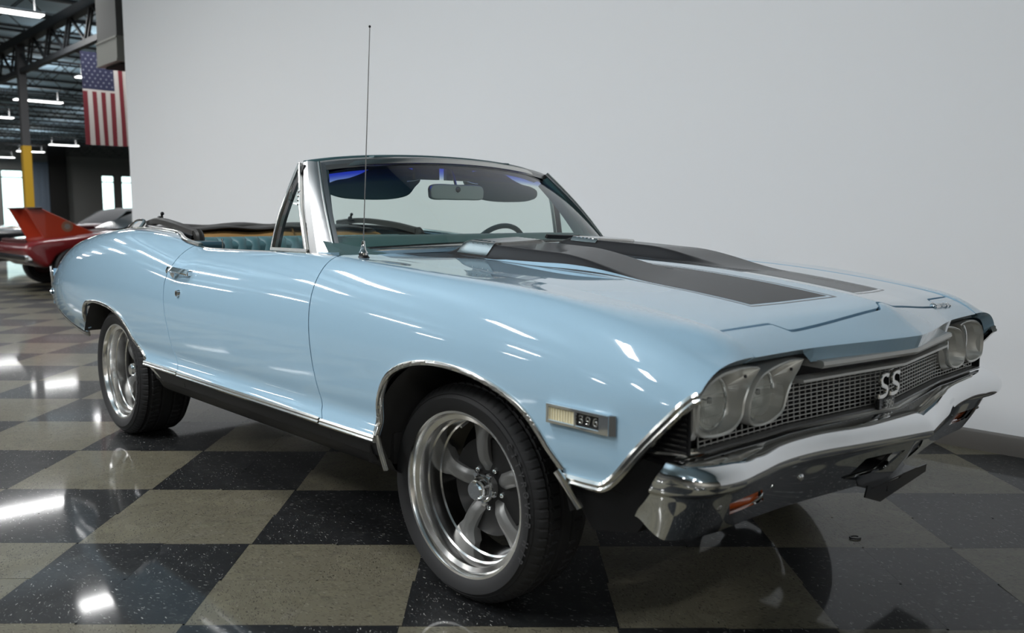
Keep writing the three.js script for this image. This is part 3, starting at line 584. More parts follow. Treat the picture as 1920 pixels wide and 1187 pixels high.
// ---- nose: grille, lamps, trim
const vee = (d0, d1) => (z) => lerp(d0, d1, Math.min(1, Math.abs(z) / 0.47)) - 0.010 * smooth(0.47, 0.85, Math.abs(z));
const meshX = vee(0.852, 0.796), botX = vee(0.876, 0.797), inX = vee(0.893, 0.832), upX = vee(0.924, 0.852);
const strip = (fx, y, prof, zmax, mat, name, yf) => { const p = []; const zs = [0]; for (let k = 1; k <= 30; k++) zs.push(zmax * k / 30); const all = zs.slice(1).reverse().map((z) => -z).concat(zs); for (const z of all) p.push(V3(fx(z), y + (yf ? yf(z) : 0), z)); return part(name, sweep(p, V3(1, 0, 0), prof, { crease: 25 }), mat); };
const grille = group('grille', car);
{
  // a = across (towards -y for this path direction), c = forward
  const barEnd = lin([0.60, 0.638, 0.645, 0.66, 0.70, 0.72], [0.84, 0.84, 0.53, 0.505, 0.485, 0.462]);
  const bars = (mat) => {
    for (let k = 0; k <= 9; k++) { const y = 0.622 + k * 0.0108, p = []; for (let z = -0.84; z <= 0.8401; z += 0.02) if (Math.abs(z) < 0.005) p.push(V3(meshX(0), y, 0)); else if (Math.abs(z) < barEnd(y)) p.push(V3(meshX(z), y, z)); mesh('cross_bar', sweep(p, V3(1, 0, 0), [[-0.0012, -0.002], [-0.0012, 0.0015], [0.0012, 0.0015], [0.0012, -0.002]]), mat, grille); }
    const vg = new THREE.BoxGeometry(0.003, 0.106, 0.0022), vs = new THREE.BoxGeometry(0.003, 0.03, 0.0022);
    for (let k = -35; k <= 34; k++) { const z = (k + 0.5) * 0.0245; if (Math.abs(z) > 0.84) continue; const far = Math.abs(z) > 0.478, m = mesh('upright_bar', far ? vs : vg, mat, grille); m.position.set(meshX(z) - 0.002, far ? 0.631 : 0.671, z); m.rotation.x = 0.10; }
  };
  bars(M.silver);
  mesh('radiator_screen', box(0.01, 0.17, 0.92, 0.735, 0.69, 0), M.blackSat, grille);
  strip((z) => meshX(z) + 0.012, 0.6135, [[-0.002, -0.016], [-0.002, 0.012], [0.004, 0.012], [0.004, -0.016]], 0.83, S([0.13, 0.13, 0.128], 0.3, 0.5), 'lower_shelf');
}
strip(botX, 0.604, [[-0.0075, -0.012], [-0.0075, 0.002], [-0.004, 0.007], [-0.0015, 0.0045], [0.001, 0.008], [0.0035, 0.0045], [0.006, 0.006], [0.008, 0.001], [0.008, -0.012]], 0.79, M.silver, 'lower_grille_trim');
strip(inX, 0.731, [[-0.006, -0.04], [-0.006, 0.0], [-0.002, 0.006], [0.004, 0.005], [0.006, 0], [0.006, -0.04]], 0.455, M.silver, 'upper_grille_trim');
strip(upX, 0.770, [[-0.008, -0.06], [-0.008, 0.0], [0, 0.006], [0.009, 0.004], [0.012, -0.002], [0.012, -0.06]], 0.408, M.silver, 'header_trim');
both('corner_trim', sweep([V3(0.785, 0.604, 0.785), V3(0.768, 0.604, 0.825), V3(0.742, 0.603, 0.852), V3(0.70, 0.601, 0.868), V3(0.668, 0.60, 0.875)], V3(0.5, 0, 1), [[-0.010, -0.012], [-0.010, 0.002], [-0.003, 0.007], [0.003, 0.006], [0.010, 0.001], [0.010, -0.012]], { crease: 25 }), M.bright);
both('corner_block', loft([0.868, 0.82].map((z) => [[0.668, 0.594, z], [0.765, 0.594, z - 0.02], [0.765, 0.57, z - 0.03], [0.675, 0.572, z - 0.01]]), { closedEnds: [true, true] }), M.steel);
{ // finned black corner panels behind the slanted edge
  const g = loft([0.876, 0.869].map((z) => [[0.69, 0.608, z], [0.79, 0.728, z - 0.002], [0.796, 0.732, z - 0.004], [0.796, 0.612, z - 0.004]]), { closedEnds: [true, true] });
  both('corner_panel', g, M.blackSat);
  for (let k = 0; k < 8; k++) { const y = 0.618 + k * 0.013, x0 = 0.698 + (y - 0.608) * 0.87; both('corner_fin', bar([x0, y, 0.880], [0.793, y, 0.876], 0.006, 0.005), M.blackGloss); }
}
const lampShape = {
  outer: { c: [0.708, 0.748], x: 0.812, pts: [[0.783, 0.617], [0.791, 0.66], [0.793, 0.70], [0.786, 0.775], [0.766, 0.825], [0.739, 0.853], [0.692, 0.862], [0.657, 0.852], [0.642, 0.80], [0.645, 0.722], [0.672, 0.684], [0.713, 0.673], [0.75, 0.653], [0.770, 0.632]] },
  inner: { c: [0.704, 0.556], x: 0.822, pts: [[0.784, 0.427], [0.790, 0.465], [0.790, 0.50], [0.782, 0.562], [0.764, 0.62], [0.73, 0.653], [0.688, 0.669], [0.655, 0.662], [0.641, 0.62], [0.644, 0.562], [0.664, 0.516], [0.704, 0.497], [0.738, 0.478], [0.765, 0.45]] },
};
function headlamp(sh) {
  const o = [], N = 96, [cy, cz] = sh.c, poly = curve2(sh.pts, 240, true), rays = [];
  for (let k = 0; k < N; k++) { // where a ray from the lens centre meets the outline
    const a = k / N * 2 * Math.PI, dy = Math.sin(a), dz = Math.cos(a); let best = 0.07;
    for (let i = 0; i < poly.length - 1; i++) { const [y1, z1] = poly[i], [y2, z2] = poly[i + 1], ey = y2 - y1, ez = z2 - z1, det = dy * -ez + dz * ey; if (Math.abs(det) < 1e-12) continue; const t = ((y1 - cy) * -ez + (z1 - cz) * ey) / det, s = (dy * (z1 - cz) - dz * (y1 - cy)) / det; if (t > 0 && s >= -0.001 && s <= 1.001) { best = t; break; } }
    rays.push([dy, dz, best]);
  }
  const face = (z) => sh.x - 0.03 * (Math.abs(z) - cz);
  const ring = (f, dx) => rays.map(([dy, dz, b]) => { const r = f(b); const z = cz + dz * r; return [face(z) + dx, cy + dy * r, z]; });
  const circ = (r, dx) => rays.map(([dy, dz]) => [sh.x - 0.008 + dx, cy + dy * r, cz + dz * r]);
  o.push(['bezel', loft([ring((b) => b - 0.001, -0.075), ring((b) => b, -0.006), ring((b) => b - 0.0015, -0.001), ring((b) => b - 0.005, 0.001), ring((b) => b - 0.009, -0.002), ring((b) => Math.max(0.069, b * 0.55 + 0.031), -0.024), circ(0.069, -0.036), circ(0.068, -0.05)], { crease: 30 }), M.bezel]);
  o.push(['retaining_ring', latheZ([[0.061, -0.002], [0.062, 0.003], [0.065, 0.004], [0.068, 0.001], [0.068, -0.01]], 64).rotateY(Math.PI / 2).translate(sh.x - 0.046, cy, cz), M.chrome]);
  const pr = []; for (let k = 0; k <= 10; k++) { const r = 0.0615 * k / 10; pr.push([r, 0.013 * (1 - (r / 0.0615) ** 2)]); }
  o.push(['lens', latheZ(pr, 64).rotateY(Math.PI / 2).translate(sh.x - 0.048, cy, cz), M.lens]);
  const fl = []; // moulded flutes and bars on the back of the glass
  for (let k = -9; k <= 9; k++) { const z = k * 0.006, h = Math.sqrt(0.058 ** 2 - z * z); fl.push(box(0.002, h * 1.15, 0.0012, sh.x - 0.047 + 0.008 * (1 - (z / 0.06) ** 2), cy - h * 0.32, cz + z)); }
  for (const y of [-0.03, -0.004, 0.022]) { const h = Math.sqrt(0.06 ** 2 - y * y); fl.push(box(0.002, 0.0012, h * 1.9, sh.x - 0.042, cy + y, cz)); }
  o.push(['lens_flutes', merge(fl), S([0.62, 0.62, 0.58], 0.25, 0.3)]);
  const bw = []; for (let k = 0; k <= 12; k++) { const r = 0.062 * k / 12; bw.push([r, -0.055 * (1 - (r / 0.062) ** 2)]); }
  o.push(['reflector', latheZ(bw, 48).rotateY(Math.PI / 2).translate(sh.x - 0.051, cy, cz), M.reflector]);
  o.push(['bulb_shield', merge([new THREE.CylinderGeometry(0.008, 0.008, 0.006, 16).rotateZ(Math.PI / 2).translate(sh.x - 0.05, cy + 0.006, cz), box(0.03, 0.003, 0.003, sh.x - 0.065, cy + 0.006, cz)]), S([0.08, 0.08, 0.08], 0.4, 0.5)]);
  o.push(['bezel_screw', new THREE.CylinderGeometry(0.004, 0.004, 0.004, 10).rotateZ(Math.PI / 2).translate(face(cz - 0.095) - 0.012, cy + 0.058, cz - 0.085), M.blackGloss]);
  return o;
}
for (const k of ['outer', 'inner']) {
  const list = headlamp(lampShape[k]);
  for (const s of [1, -1]) { const h = group('headlamp', car); for (const [n, g, m] of list) part(n, s > 0 ? g : mirrorZ(g), m, h); }
}
both('lamp_divider', box(0.035, 0.07, 0.003, 0.757, 0.682, 0.671), M.blackSat);
both('lamp_pod_side', loft([0.867, 0.845].map((z) => [[0.735, 0.728, z - 0.004], [0.80, 0.762, z], [0.803, 0.67, z], [0.79, 0.642, z - 0.004], [0.742, 0.66, z - 0.01]]), { closedEnds: [true, true] }), M.bezel);
{ // SS 396 emblem in the middle of the mesh
  const o = group('grille_emblem', car); o.position.set(meshX(0) + 0.012, 0.672, 0.058); o.rotation.y = Math.PI / 2;
  const plate = new THREE.Shape(); plate.absellipse(-0.034, 0.006, 0.045, 0.05, 0, 7); const p2 = new THREE.Shape(); p2.absellipse(0.036, 0.006, 0.045, 0.05, 0, 7);
  mesh('emblem_base', merge([new THREE.ExtrudeGeometry(plate, { depth: 0.008, bevelEnabled: true, bevelSize: 0.003, bevelThickness: 0.003, bevelSegments: 2, curveSegments: 24 }), new THREE.ExtrudeGeometry(p2, { depth: 0.008, bevelEnabled: true, bevelSize: 0.003, bevelThickness: 0.003, bevelSegments: 2, curveSegments: 24 }), rbox(0.10, 0.03, 0.012, 0.004, 0.004, -0.046, 0.005)]), M.blackGloss, o);
  const s = text('S', 0.066, 0.005, thin, 0.0022); s.scale(1.3, 1, 1); s.applyMatrix4(new THREE.Matrix4().makeShear(0, 0, 0.12, 0, 0, 0)); mesh('letter', s, M.bright, o).position.set(-0.034, 0.008, 0.012); mesh('letter', s, M.bright, o).position.set(0.036, 0.008, 0.012);
  const n = text('396', 0.023, 0.005, thin, 0.0004); mesh('numeral', n, M.silver, o).position.set(0.006, -0.046, 0.012);
}
{ // side marker with 396
  const o = group('side_marker', car); o.userData.label = 'chrome side marker lamp reading 396';
  const x0 = 0.533, y0 = 0.664, n = sideN(x0, y0), tx = V3(1, 0, 0).addScaledVector(n, -n.x).normalize(), ty = n.clone().cross(tx);
  o.position.set(x0, y0, sideZ(x0, y0)); o.quaternion.setFromRotationMatrix(new THREE.Matrix4().makeBasis(tx, ty, n)); o.rotateZ(-0.02);
  const fr = new THREE.Shape(); fr.moveTo(-0.094, -0.023); fr.lineTo(0.094, -0.023); fr.lineTo(0.094, 0.023); fr.lineTo(-0.094, 0.023); fr.lineTo(-0.094, -0.023);
  const hole = (a, b) => { const h = new THREE.Path(); h.moveTo(a, -0.017); h.lineTo(a, 0.017); h.lineTo(b, 0.017); h.lineTo(b, -0.017); h.lineTo(a, -0.017); fr.holes.push(h); };
  hole(-0.088, -0.006); hole(-0.002, 0.068);
  mesh('marker_frame', new THREE.ExtrudeGeometry(fr, { depth: 0.010, bevelEnabled: true, bevelSize: 0.002, bevelThickness: 0.003, bevelSegments: 2 }), M.chrome, o);
  mesh('end_bevel', loft([[[0.094, -0.023, 0], [0.094, -0.023, 0.012], [0.094, 0.023, 0.012], [0.094, 0.023, 0]], [[0.109, -0.024, 0], [0.109, -0.024, 0.002], [0.109, 0.024, 0.002], [0.109, 0.024, 0]]], { closedEnds: [true, true] }), M.steel, o);
  mesh('marker_lens', rbox(0.08, 0.033, 0.008, 0.002, -0.047, 0, 0.004), M.clearLens, o);
  for (let k = 0; k < 9; k++) mesh('lens_rib', box(0.002, 0.03, 0.002, -0.08 + k * 0.0085, 0, 0.0085), S([0.80, 0.74, 0.55], 0.2), o);
  mesh('numeral_plate', box(0.07, 0.034, 0.004, 0.033, 0, 0.003), M.blackGloss, o);
  [...'396'].forEach((c, k) => { mesh('numeral', text(c, 0.020, 0.004, thin, 0.0004), M.bright, o).position.set(0.011 + k * 0.0215, 0, 0.004); });
}
// ---- bumpers
function bumper(lipP, topP, aprP, rows, keep, nv, endRise = 0.045) { // half plans [[z,x]..] of lip, top edge and lower edge; rows [[q,y]..] from top (q=1) over the lip (0) to the lower edge (-1)
  const cv = [lipP, topP, aprP].map((a) => new THREE.CatmullRomCurve3(a.map(([z, x]) => V3(x, 0, z)), false, 'centripetal'));
  const qa = spline(rows.map((_, i) => i), rows.map((p) => p[0])), ya = spline(rows.map((_, i) => i), rows.map((p) => p[1])), soft = (q) => q * q / (Math.abs(q) + 0.05);
  const P = (u, v) => { const s = clamp(Math.abs(u), 0, 1), sg = u < 0 ? -1 : 1, q = qa(v), a = cv[0].getPoint(s), b = cv[q > 0 ? 1 : 2].getPoint(s), k = soft(q), e0 = cv[0].getPoint(1).x, e1 = cv[q > 0 ? 1 : 2].getPoint(1).x, y0 = ya(v), slant = smooth(0.70, 1, s) * (lerp(cv[1].getPoint(1).x, cv[2].getPoint(1).x, clamp((rows[0][1] - y0) / (rows[0][1] - rows[rows.length - 1][1]), 0, 1)) - lerp(e0, e1, k)); return [lerp(a.x, b.x, k) + slant, ya(v) + (q < -0.3 ? endRise * smooth(0.8, 1, s) * smooth(-0.3, -1, q) : 0), lerp(a.z, b.z, k) * sg]; };
  return trimSurf({ P, u0: -1, u1: 1, nu: 300, v0: 0, v1: rows.length - 1, nv, out: (p, u, v) => V3(Math.abs(u) > 0.85 ? 0.3 : 1, v < 4 ? 0.8 : -0.1, (u < 0 ? -1 : 1) * (Math.abs(u) > 0.75 ? 1 : 0.1)), flange: 0.006, keep: keep ?? (() => 1) });
}
{
  const path = [[0, 0.984], [0.15, 0.950], [0.30, 0.914], [0.45, 0.878], [0.58, 0.868], [0.70, 0.880], [0.79, 0.888], [0.862, 0.877], [0.912, 0.855], [0.938, 0.826], [0.948, 0.793]];
  const topP = [[0, 0.872], [0.15, 0.852], [0.30, 0.828], [0.45, 0.800], [0.58, 0.786], [0.70, 0.786], [0.78, 0.790], [0.84, 0.786], [0.882, 0.784], [0.904, 0.782], [0.912, 0.776]];
  const aprP = [[0, 0.864], [0.15, 0.842], [0.30, 0.818], [0.45, 0.798], [0.58, 0.788], [0.68, 0.784], [0.76, 0.780], [0.825, 0.765], [0.870, 0.738], [0.890, 0.703], [0.895, 0.668]];
  const sec = [[1, 0.594], [0.93, 0.604], [0.62, 0.603], [0.30, 0.591], [0.10, 0.575], [0, 0.557], [-0.06, 0.541], [-0.20, 0.530], [-0.34, 0.526], [-0.45, 0.515], [-0.56, 0.490], [-0.72, 0.455], [-0.90, 0.420], [-1, 0.402]];
  const slot = (z, y) => Math.max(Math.abs(y - 0.468) - 0.028, Math.abs(Math.abs(z) - 0.135 + (y - 0.468) * 0.9) - 0.085);
  const lampHole = (z, y) => Math.max(Math.abs(y - 0.466) - 0.019, Math.abs(Math.abs(z) - 0.668 - (y - 0.466) * 0.8) - 0.075);
  const b = group('front_bumper', car);
  part('bumper_bar', bumper(path, topP, aprP, sec, (p, u, v) => (v > 8.5 ? Math.min(slot(p[2], p[1]), lampHole(p[2], p[1])) : 1), 150), M.chrome, b).userData.label = 'chrome bumper bar';
  for (const s of [1, -1]) {
    const lamp = loft([0, 1].map((k) => [[0.815 - 0.012 * k, 0.487, 0.61], [0.80 - 0.012 * k, 0.447, 0.585], [0.79 - 0.012 * k, 0.447, 0.74], [0.812 - 0.012 * k, 0.487, 0.76]]), { closedEnds: [true, true] });
    part('parking_lamp', s > 0 ? lamp : mirrorZ(lamp), M.amber, b).userData.label = 'amber parking lamp lens';
    for (const [x, y, z] of [[0.836, 0.484, 0.445], [0.824, 0.484, 0.79]]) part('bumper_bolt', new THREE.SphereGeometry(0.0105, 16, 10).scale(0.6, 1, 1).translate(x, y, z * s), M.chrome, b);
    const edge = sweep([V3(0.802, 0.445, 0.748 * s), V3(0.802, 0.446, 0.62 * s), V3(0.815, 0.468, 0.575 * s), V3(0.825, 0.487, 0.562 * s)], V3(1, -0.3, 0), circle(0.0035, 8)); part('lamp_rim', edge, M.bright, b);
  }
  part('backing', merge([box(0.02, 0.10, 1.5, 0.745, 0.545, 0), box(0.10, 0.012, 1.56, 0.755, 0.585, 0)]), M.blackSat, b);
  part('slot_edge', sweep([V3(0.846, 0.440, 0.235), V3(0.862, 0.441, 0.10), V3(0.866, 0.452, 0.055), V3(0.887, 0.490, 0.02)], V3(1, -0.2, 0), circle(0.004, 8)), M.bright, b);
  // licence plate bracket
  const br = new THREE.Shape(); [[-0.22, 0.40], [-0.06, 0.405], [-0.03, 0.395], [0.12, 0.40], [0.17, 0.415], [0.185, 0.385], [0.09, 0.352], [-0.215, 0.378]].forEach(([z, y], k) => (k ? br.lineTo(z, y) : br.moveTo(z, y)));
  for (const hz of [-0.17, 0.05]) { const h = new THREE.Path(); h.moveTo(hz - 0.004, 0.374); h.lineTo(hz - 0.004, 0.389); h.lineTo(hz + 0.004, 0.389); h.lineTo(hz + 0.004, 0.374); br.holes.push(h); }
  const bg = new THREE.ExtrudeGeometry(br, { depth: 0.004, bevelEnabled: false }); bg.rotateY(-Math.PI / 2); bg.translate(0.885, 0, 0);
  part('plate_bracket', merge([bg, box(0.10, 0.004, 0.30, 0.835, 0.402, 0.0), box(0.004, 0.05, 0.28, 0.80, 0.425, 0)]), M.blackGloss, b).userData.label = 'black licence plate bracket';
  const rb = group('rear_bumper', car);
  const rear = (a) => a.map(([z, x]) => [z * 0.92, 4.08 - (0.984 - x) * 0.62]);
  const g = bumper(rear(path), rear(topP), rear(aprP), sec.map(([q, y]) => [q, 0.575 + (y - 0.40) * 0.66]), undefined, 90, 0.02); g.rotateY(Math.PI); part('bumper_bar', g, M.chrome, rb);
}
// tail: end panel and lamp bezels
part('tail_panel', loft([[0, 1, 2, 3, 4, 5].map((k) => [-4.035 + 0.03 * (k / 5), 0.60 + 0.22 * k / 5, -0.83]), [0, 1, 2, 3, 4, 5].map((k) => [-4.035 + 0.03 * (k / 5), 0.60 + 0.22 * k / 5, 0.83])], { closedRing: false }), M.paint);
both('tail_lamp_bezel', rbox(0.05, 0.115, 0.36, 0.012, -4.035, 0.752, 0.655), M.chrome);
both('tail_lamp_lens', rbox(0.05, 0.085, 0.33, 0.01, -4.043, 0.752, 0.655), S([0.25, 0.008, 0.008], 0.15, 0, { clearcoat: 1 }));
both('quarter_end_cap', loft([[0.0, 0.822], [0.035, 0.806]].map(([dx, z]) => [0.69, 0.73, 0.77, 0.805, 0.83].map((y) => [-4.065 + dx * 0 + 0.02 * (0.83 - y) / 0.14 - (z < 0.81 ? 0.02 : 0), y, z + 0.012])), { closedRing: false }), M.chrome);
// ---- windscreen, pillars, vent windows
const wsBase = (z) => { const a = Math.abs(z) / 0.74; return V3(-0.655 - 0.10 * a ** 2 - 0.10 * a ** 6, 1.036 - 0.022 * a ** 2, z); };
const wsTop = (z) => { const a = Math.abs(z) / 0.61; return V3(-1.095 - 0.05 * a ** 2 - 0.02 * a ** 6, 1.372 - 0.036 * a ** 2 - 0.008 * a ** 6, z); };
const ws = group('windscreen', car);
{
  const P = (s, v) => { const b = wsBase(s * 0.74), t = wsTop(s * 0.61), q = b.lerp(t, v); const w = 0.02 * Math.sin(Math.PI * v); return [q.x + w * 0.6, q.y + w * 0.7, q.z]; };
  part('glass', trimSurf({ P, u0: -1, u1: 1, nu: 60, v0: -0.03, v1: 1.02, nv: 24, out: () => V3(1, 1, 0), flange: 0 }), M.windscreen, ws);
  const low = [], top = []; for (let k = -24; k <= 24; k++) { low.push(wsBase(k / 24 * 0.745).add(V3(0.012, 0.0, 0))); top.push(wsTop(k / 24 * 0.625)); }
  part('lower_moulding', sweep(low, V3(0.4, 1, 0), [[-0.012, -0.006], [-0.009, 0.003], [0, 0.006], [0.009, 0.003], [0.012, -0.006]]), M.bright, ws);
  part('gasket', sweep(low.map((p) => p.clone().add(V3(-0.022, 0.004, 0))), V3(0.4, 1, 0), [[-0.014, -0.006], [-0.010, 0.004], [0.010, 0.004], [0.014, -0.006]]), M.blackSat, ws);
  const hd = []; for (let k = -24; k <= 24; k++) { const z = k / 24 * 0.648, a = Math.abs(z) / 0.665; hd.push(V3(-1.135 - 0.055 * a ** 2 - 0.015 * a ** 6, 1.388 - 0.036 * a ** 2 - 0.012 * a ** 6, z)); }
  part('header_bow', sweep(hd, V3(0, 1, 0), [[-0.05, -0.030], [-0.045, -0.012], [-0.03, 0.002], [0.0, 0.008], [0.035, 0.004], [0.06, -0.012], [0.062, -0.028], [0.02, -0.022]], { crease: 28 }), M.steel, ws);
  part('top_moulding', sweep(top.map((p) => p.clone().add(V3(0.006, 0.004, 0))), V3(1, 0.7, 0), [[-0.014, -0.01], [-0.011, 0.004], [0, 0.007], [0.011, 0.004], [0.014, -0.01]]), M.bright, ws);
  part('top_gasket', sweep(top.map((p) => p.clone().add(V3(0.01, -0.012, 0))), V3(1, 0.7, 0), [[-0.008, -0.01], [-0.006, 0.002], [0.006, 0.002], [0.008, -0.01]]), M.blackSat, ws);
  part('header_seal', sweep(hd.map((p) => p.clone().add(V3(-0.035, 0.006, 0))), V3(0, 1, 0), circle(0.012, 8)), M.tealDark, ws);
  for (const z of [-0.33, 0.33, 0.02]) part('latch_plate', rbox(0.05, 0.012, 0.10, 0.005, -1.165, 1.393 - 0.036 * (z / 0.665) ** 2, z), M.tealDark, ws);
  // pillars: from the cowl corner up to the header corner
  const rows = []; for (let k = 0; k <= 10; k++) {
    const v = k / 10, b = [[-0.838, 1.010, 0.735], [-0.848, 1.008, 0.754], [-0.868, 1.006, 0.780], [-0.90, 1.005, 0.797], [-0.945, 1.004, 0.80], [-0.955, 1.004, 0.79], [-0.945, 1.004, 0.745]], t = [[-1.135, 1.345, 0.612], [-1.145, 1.352, 0.635], [-1.158, 1.356, 0.656], [-1.172, 1.357, 0.67], [-1.192, 1.352, 0.676], [-1.198, 1.348, 0.668], [-1.19, 1.345, 0.63]];
    const bow = 0.016 * Math.sin(Math.PI * v); rows.push(b.map((p, i) => [lerp(p[0], t[i][0], v) + bow * 0.3, lerp(p[1], t[i][1], v) + bow * 0.5, lerp(p[2], t[i][2], v) + bow * 0.6]));
  }
  const pil = loft(rows, { closedEnds: [true, true], crease: 22 }); part('pillar', pil, M.steel, ws); part('pillar', mirrorZ(pil), M.steel, ws);
  const ridge = sweep(rows.map((r) => V3(...r[1])), V3(0.8, 0.4, 0.5), circle(0.006, 8)); part('pillar_ridge', ridge, M.bright, ws); part('pillar_ridge', mirrorZ(ridge), M.bright, ws);
  const inner = rows.slice(0, 10).map((r) => V3(...r[6]).add(V3(0.01, -0.006, -0.034))); const ig = sweep(inner, V3(0, 0, -1), [[-0.03, -0.02], [-0.025, 0.012], [0.025, 0.012], [0.03, -0.02]]); part('pillar_lining', ig, M.tealDark, ws); part('pillar_lining', mirrorZ(ig), M.tealDark, ws);
}
for (const s of [1, -1]) {
  const o = group('vent_window', car), f = (g) => (s > 0 ? g : mirrorZ(g));
  const A = [-0.972, 1.012, 0.802], B = [-1.232, 1.012, 0.800], T = [-1.208, 1.346, 0.684], mid = (p, q, t, bx) => [lerp(p[0], q[0], t) + bx, lerp(p[1], q[1], t), lerp(p[2], q[2], t) + 0.012];
  const rear = [B, mid(B, T, 0.33, 0.0), mid(B, T, 0.66, 0.004), T];
  part('rear_frame', f(sweep(new THREE.CatmullRomCurve3(rear.map((p) => V3(...p))).getPoints(20), V3(0, 0.3, 1), [[-0.008, -0.012], [-0.008, 0.004], [-0.004, 0.007], [0.004, 0.007], [0.008, 0.004], [0.008, -0.012]], { crease: 30 })), M.bright, o);
  part('rear_channel', f(sweep(new THREE.CatmullRomCurve3(rear.map((p) => V3(p[0] + 0.028, p[1] - 0.006, p[2] - 0.002))).getPoints(20), V3(0, 0.3, 1), [[-0.014, -0.008], [-0.012, 0.003], [0.012, 0.003], [0.014, -0.008]])), M.blackSat, o);
  part('front_frame', f(sweep([V3(...A), V3(...mid(A, T, 0.5, 0.004)), V3(...T)], V3(0, 0.3, 1), [[-0.008, -0.01], [-0.007, 0.004], [0, 0.006], [0.007, 0.004], [0.008, -0.01]])), M.bright, o);
  part('lower_frame', f(sweep([V3(-0.96, 1.014, 0.802), V3(-1.23, 1.014, 0.802)], V3(0, 0.3, 1), [[-0.006, -0.01], [-0.006, 0.006], [0.006, 0.006], [0.006, -0.01]])), M.bright, o);
  const gl = makeGeo([...A, ...mid(A, T, 0.5, 0), ...T, ...rear[2], ...rear[1], ...B].flat(), null, null, [0, 1, 4, 1, 3, 4, 1, 2, 3, 0, 4, 5]); part('glass', f(gl), M.greenGlass, o);
  const hinge = merge([0, 1, 2, 3].map((k) => new THREE.SphereGeometry(0.007, 10, 8).translate(-1.125 + 0.007 * k, 1.235 - 0.016 * k, 0.735 + 0.006 * k))); part('hinge', f(hinge), M.chrome, o);
}
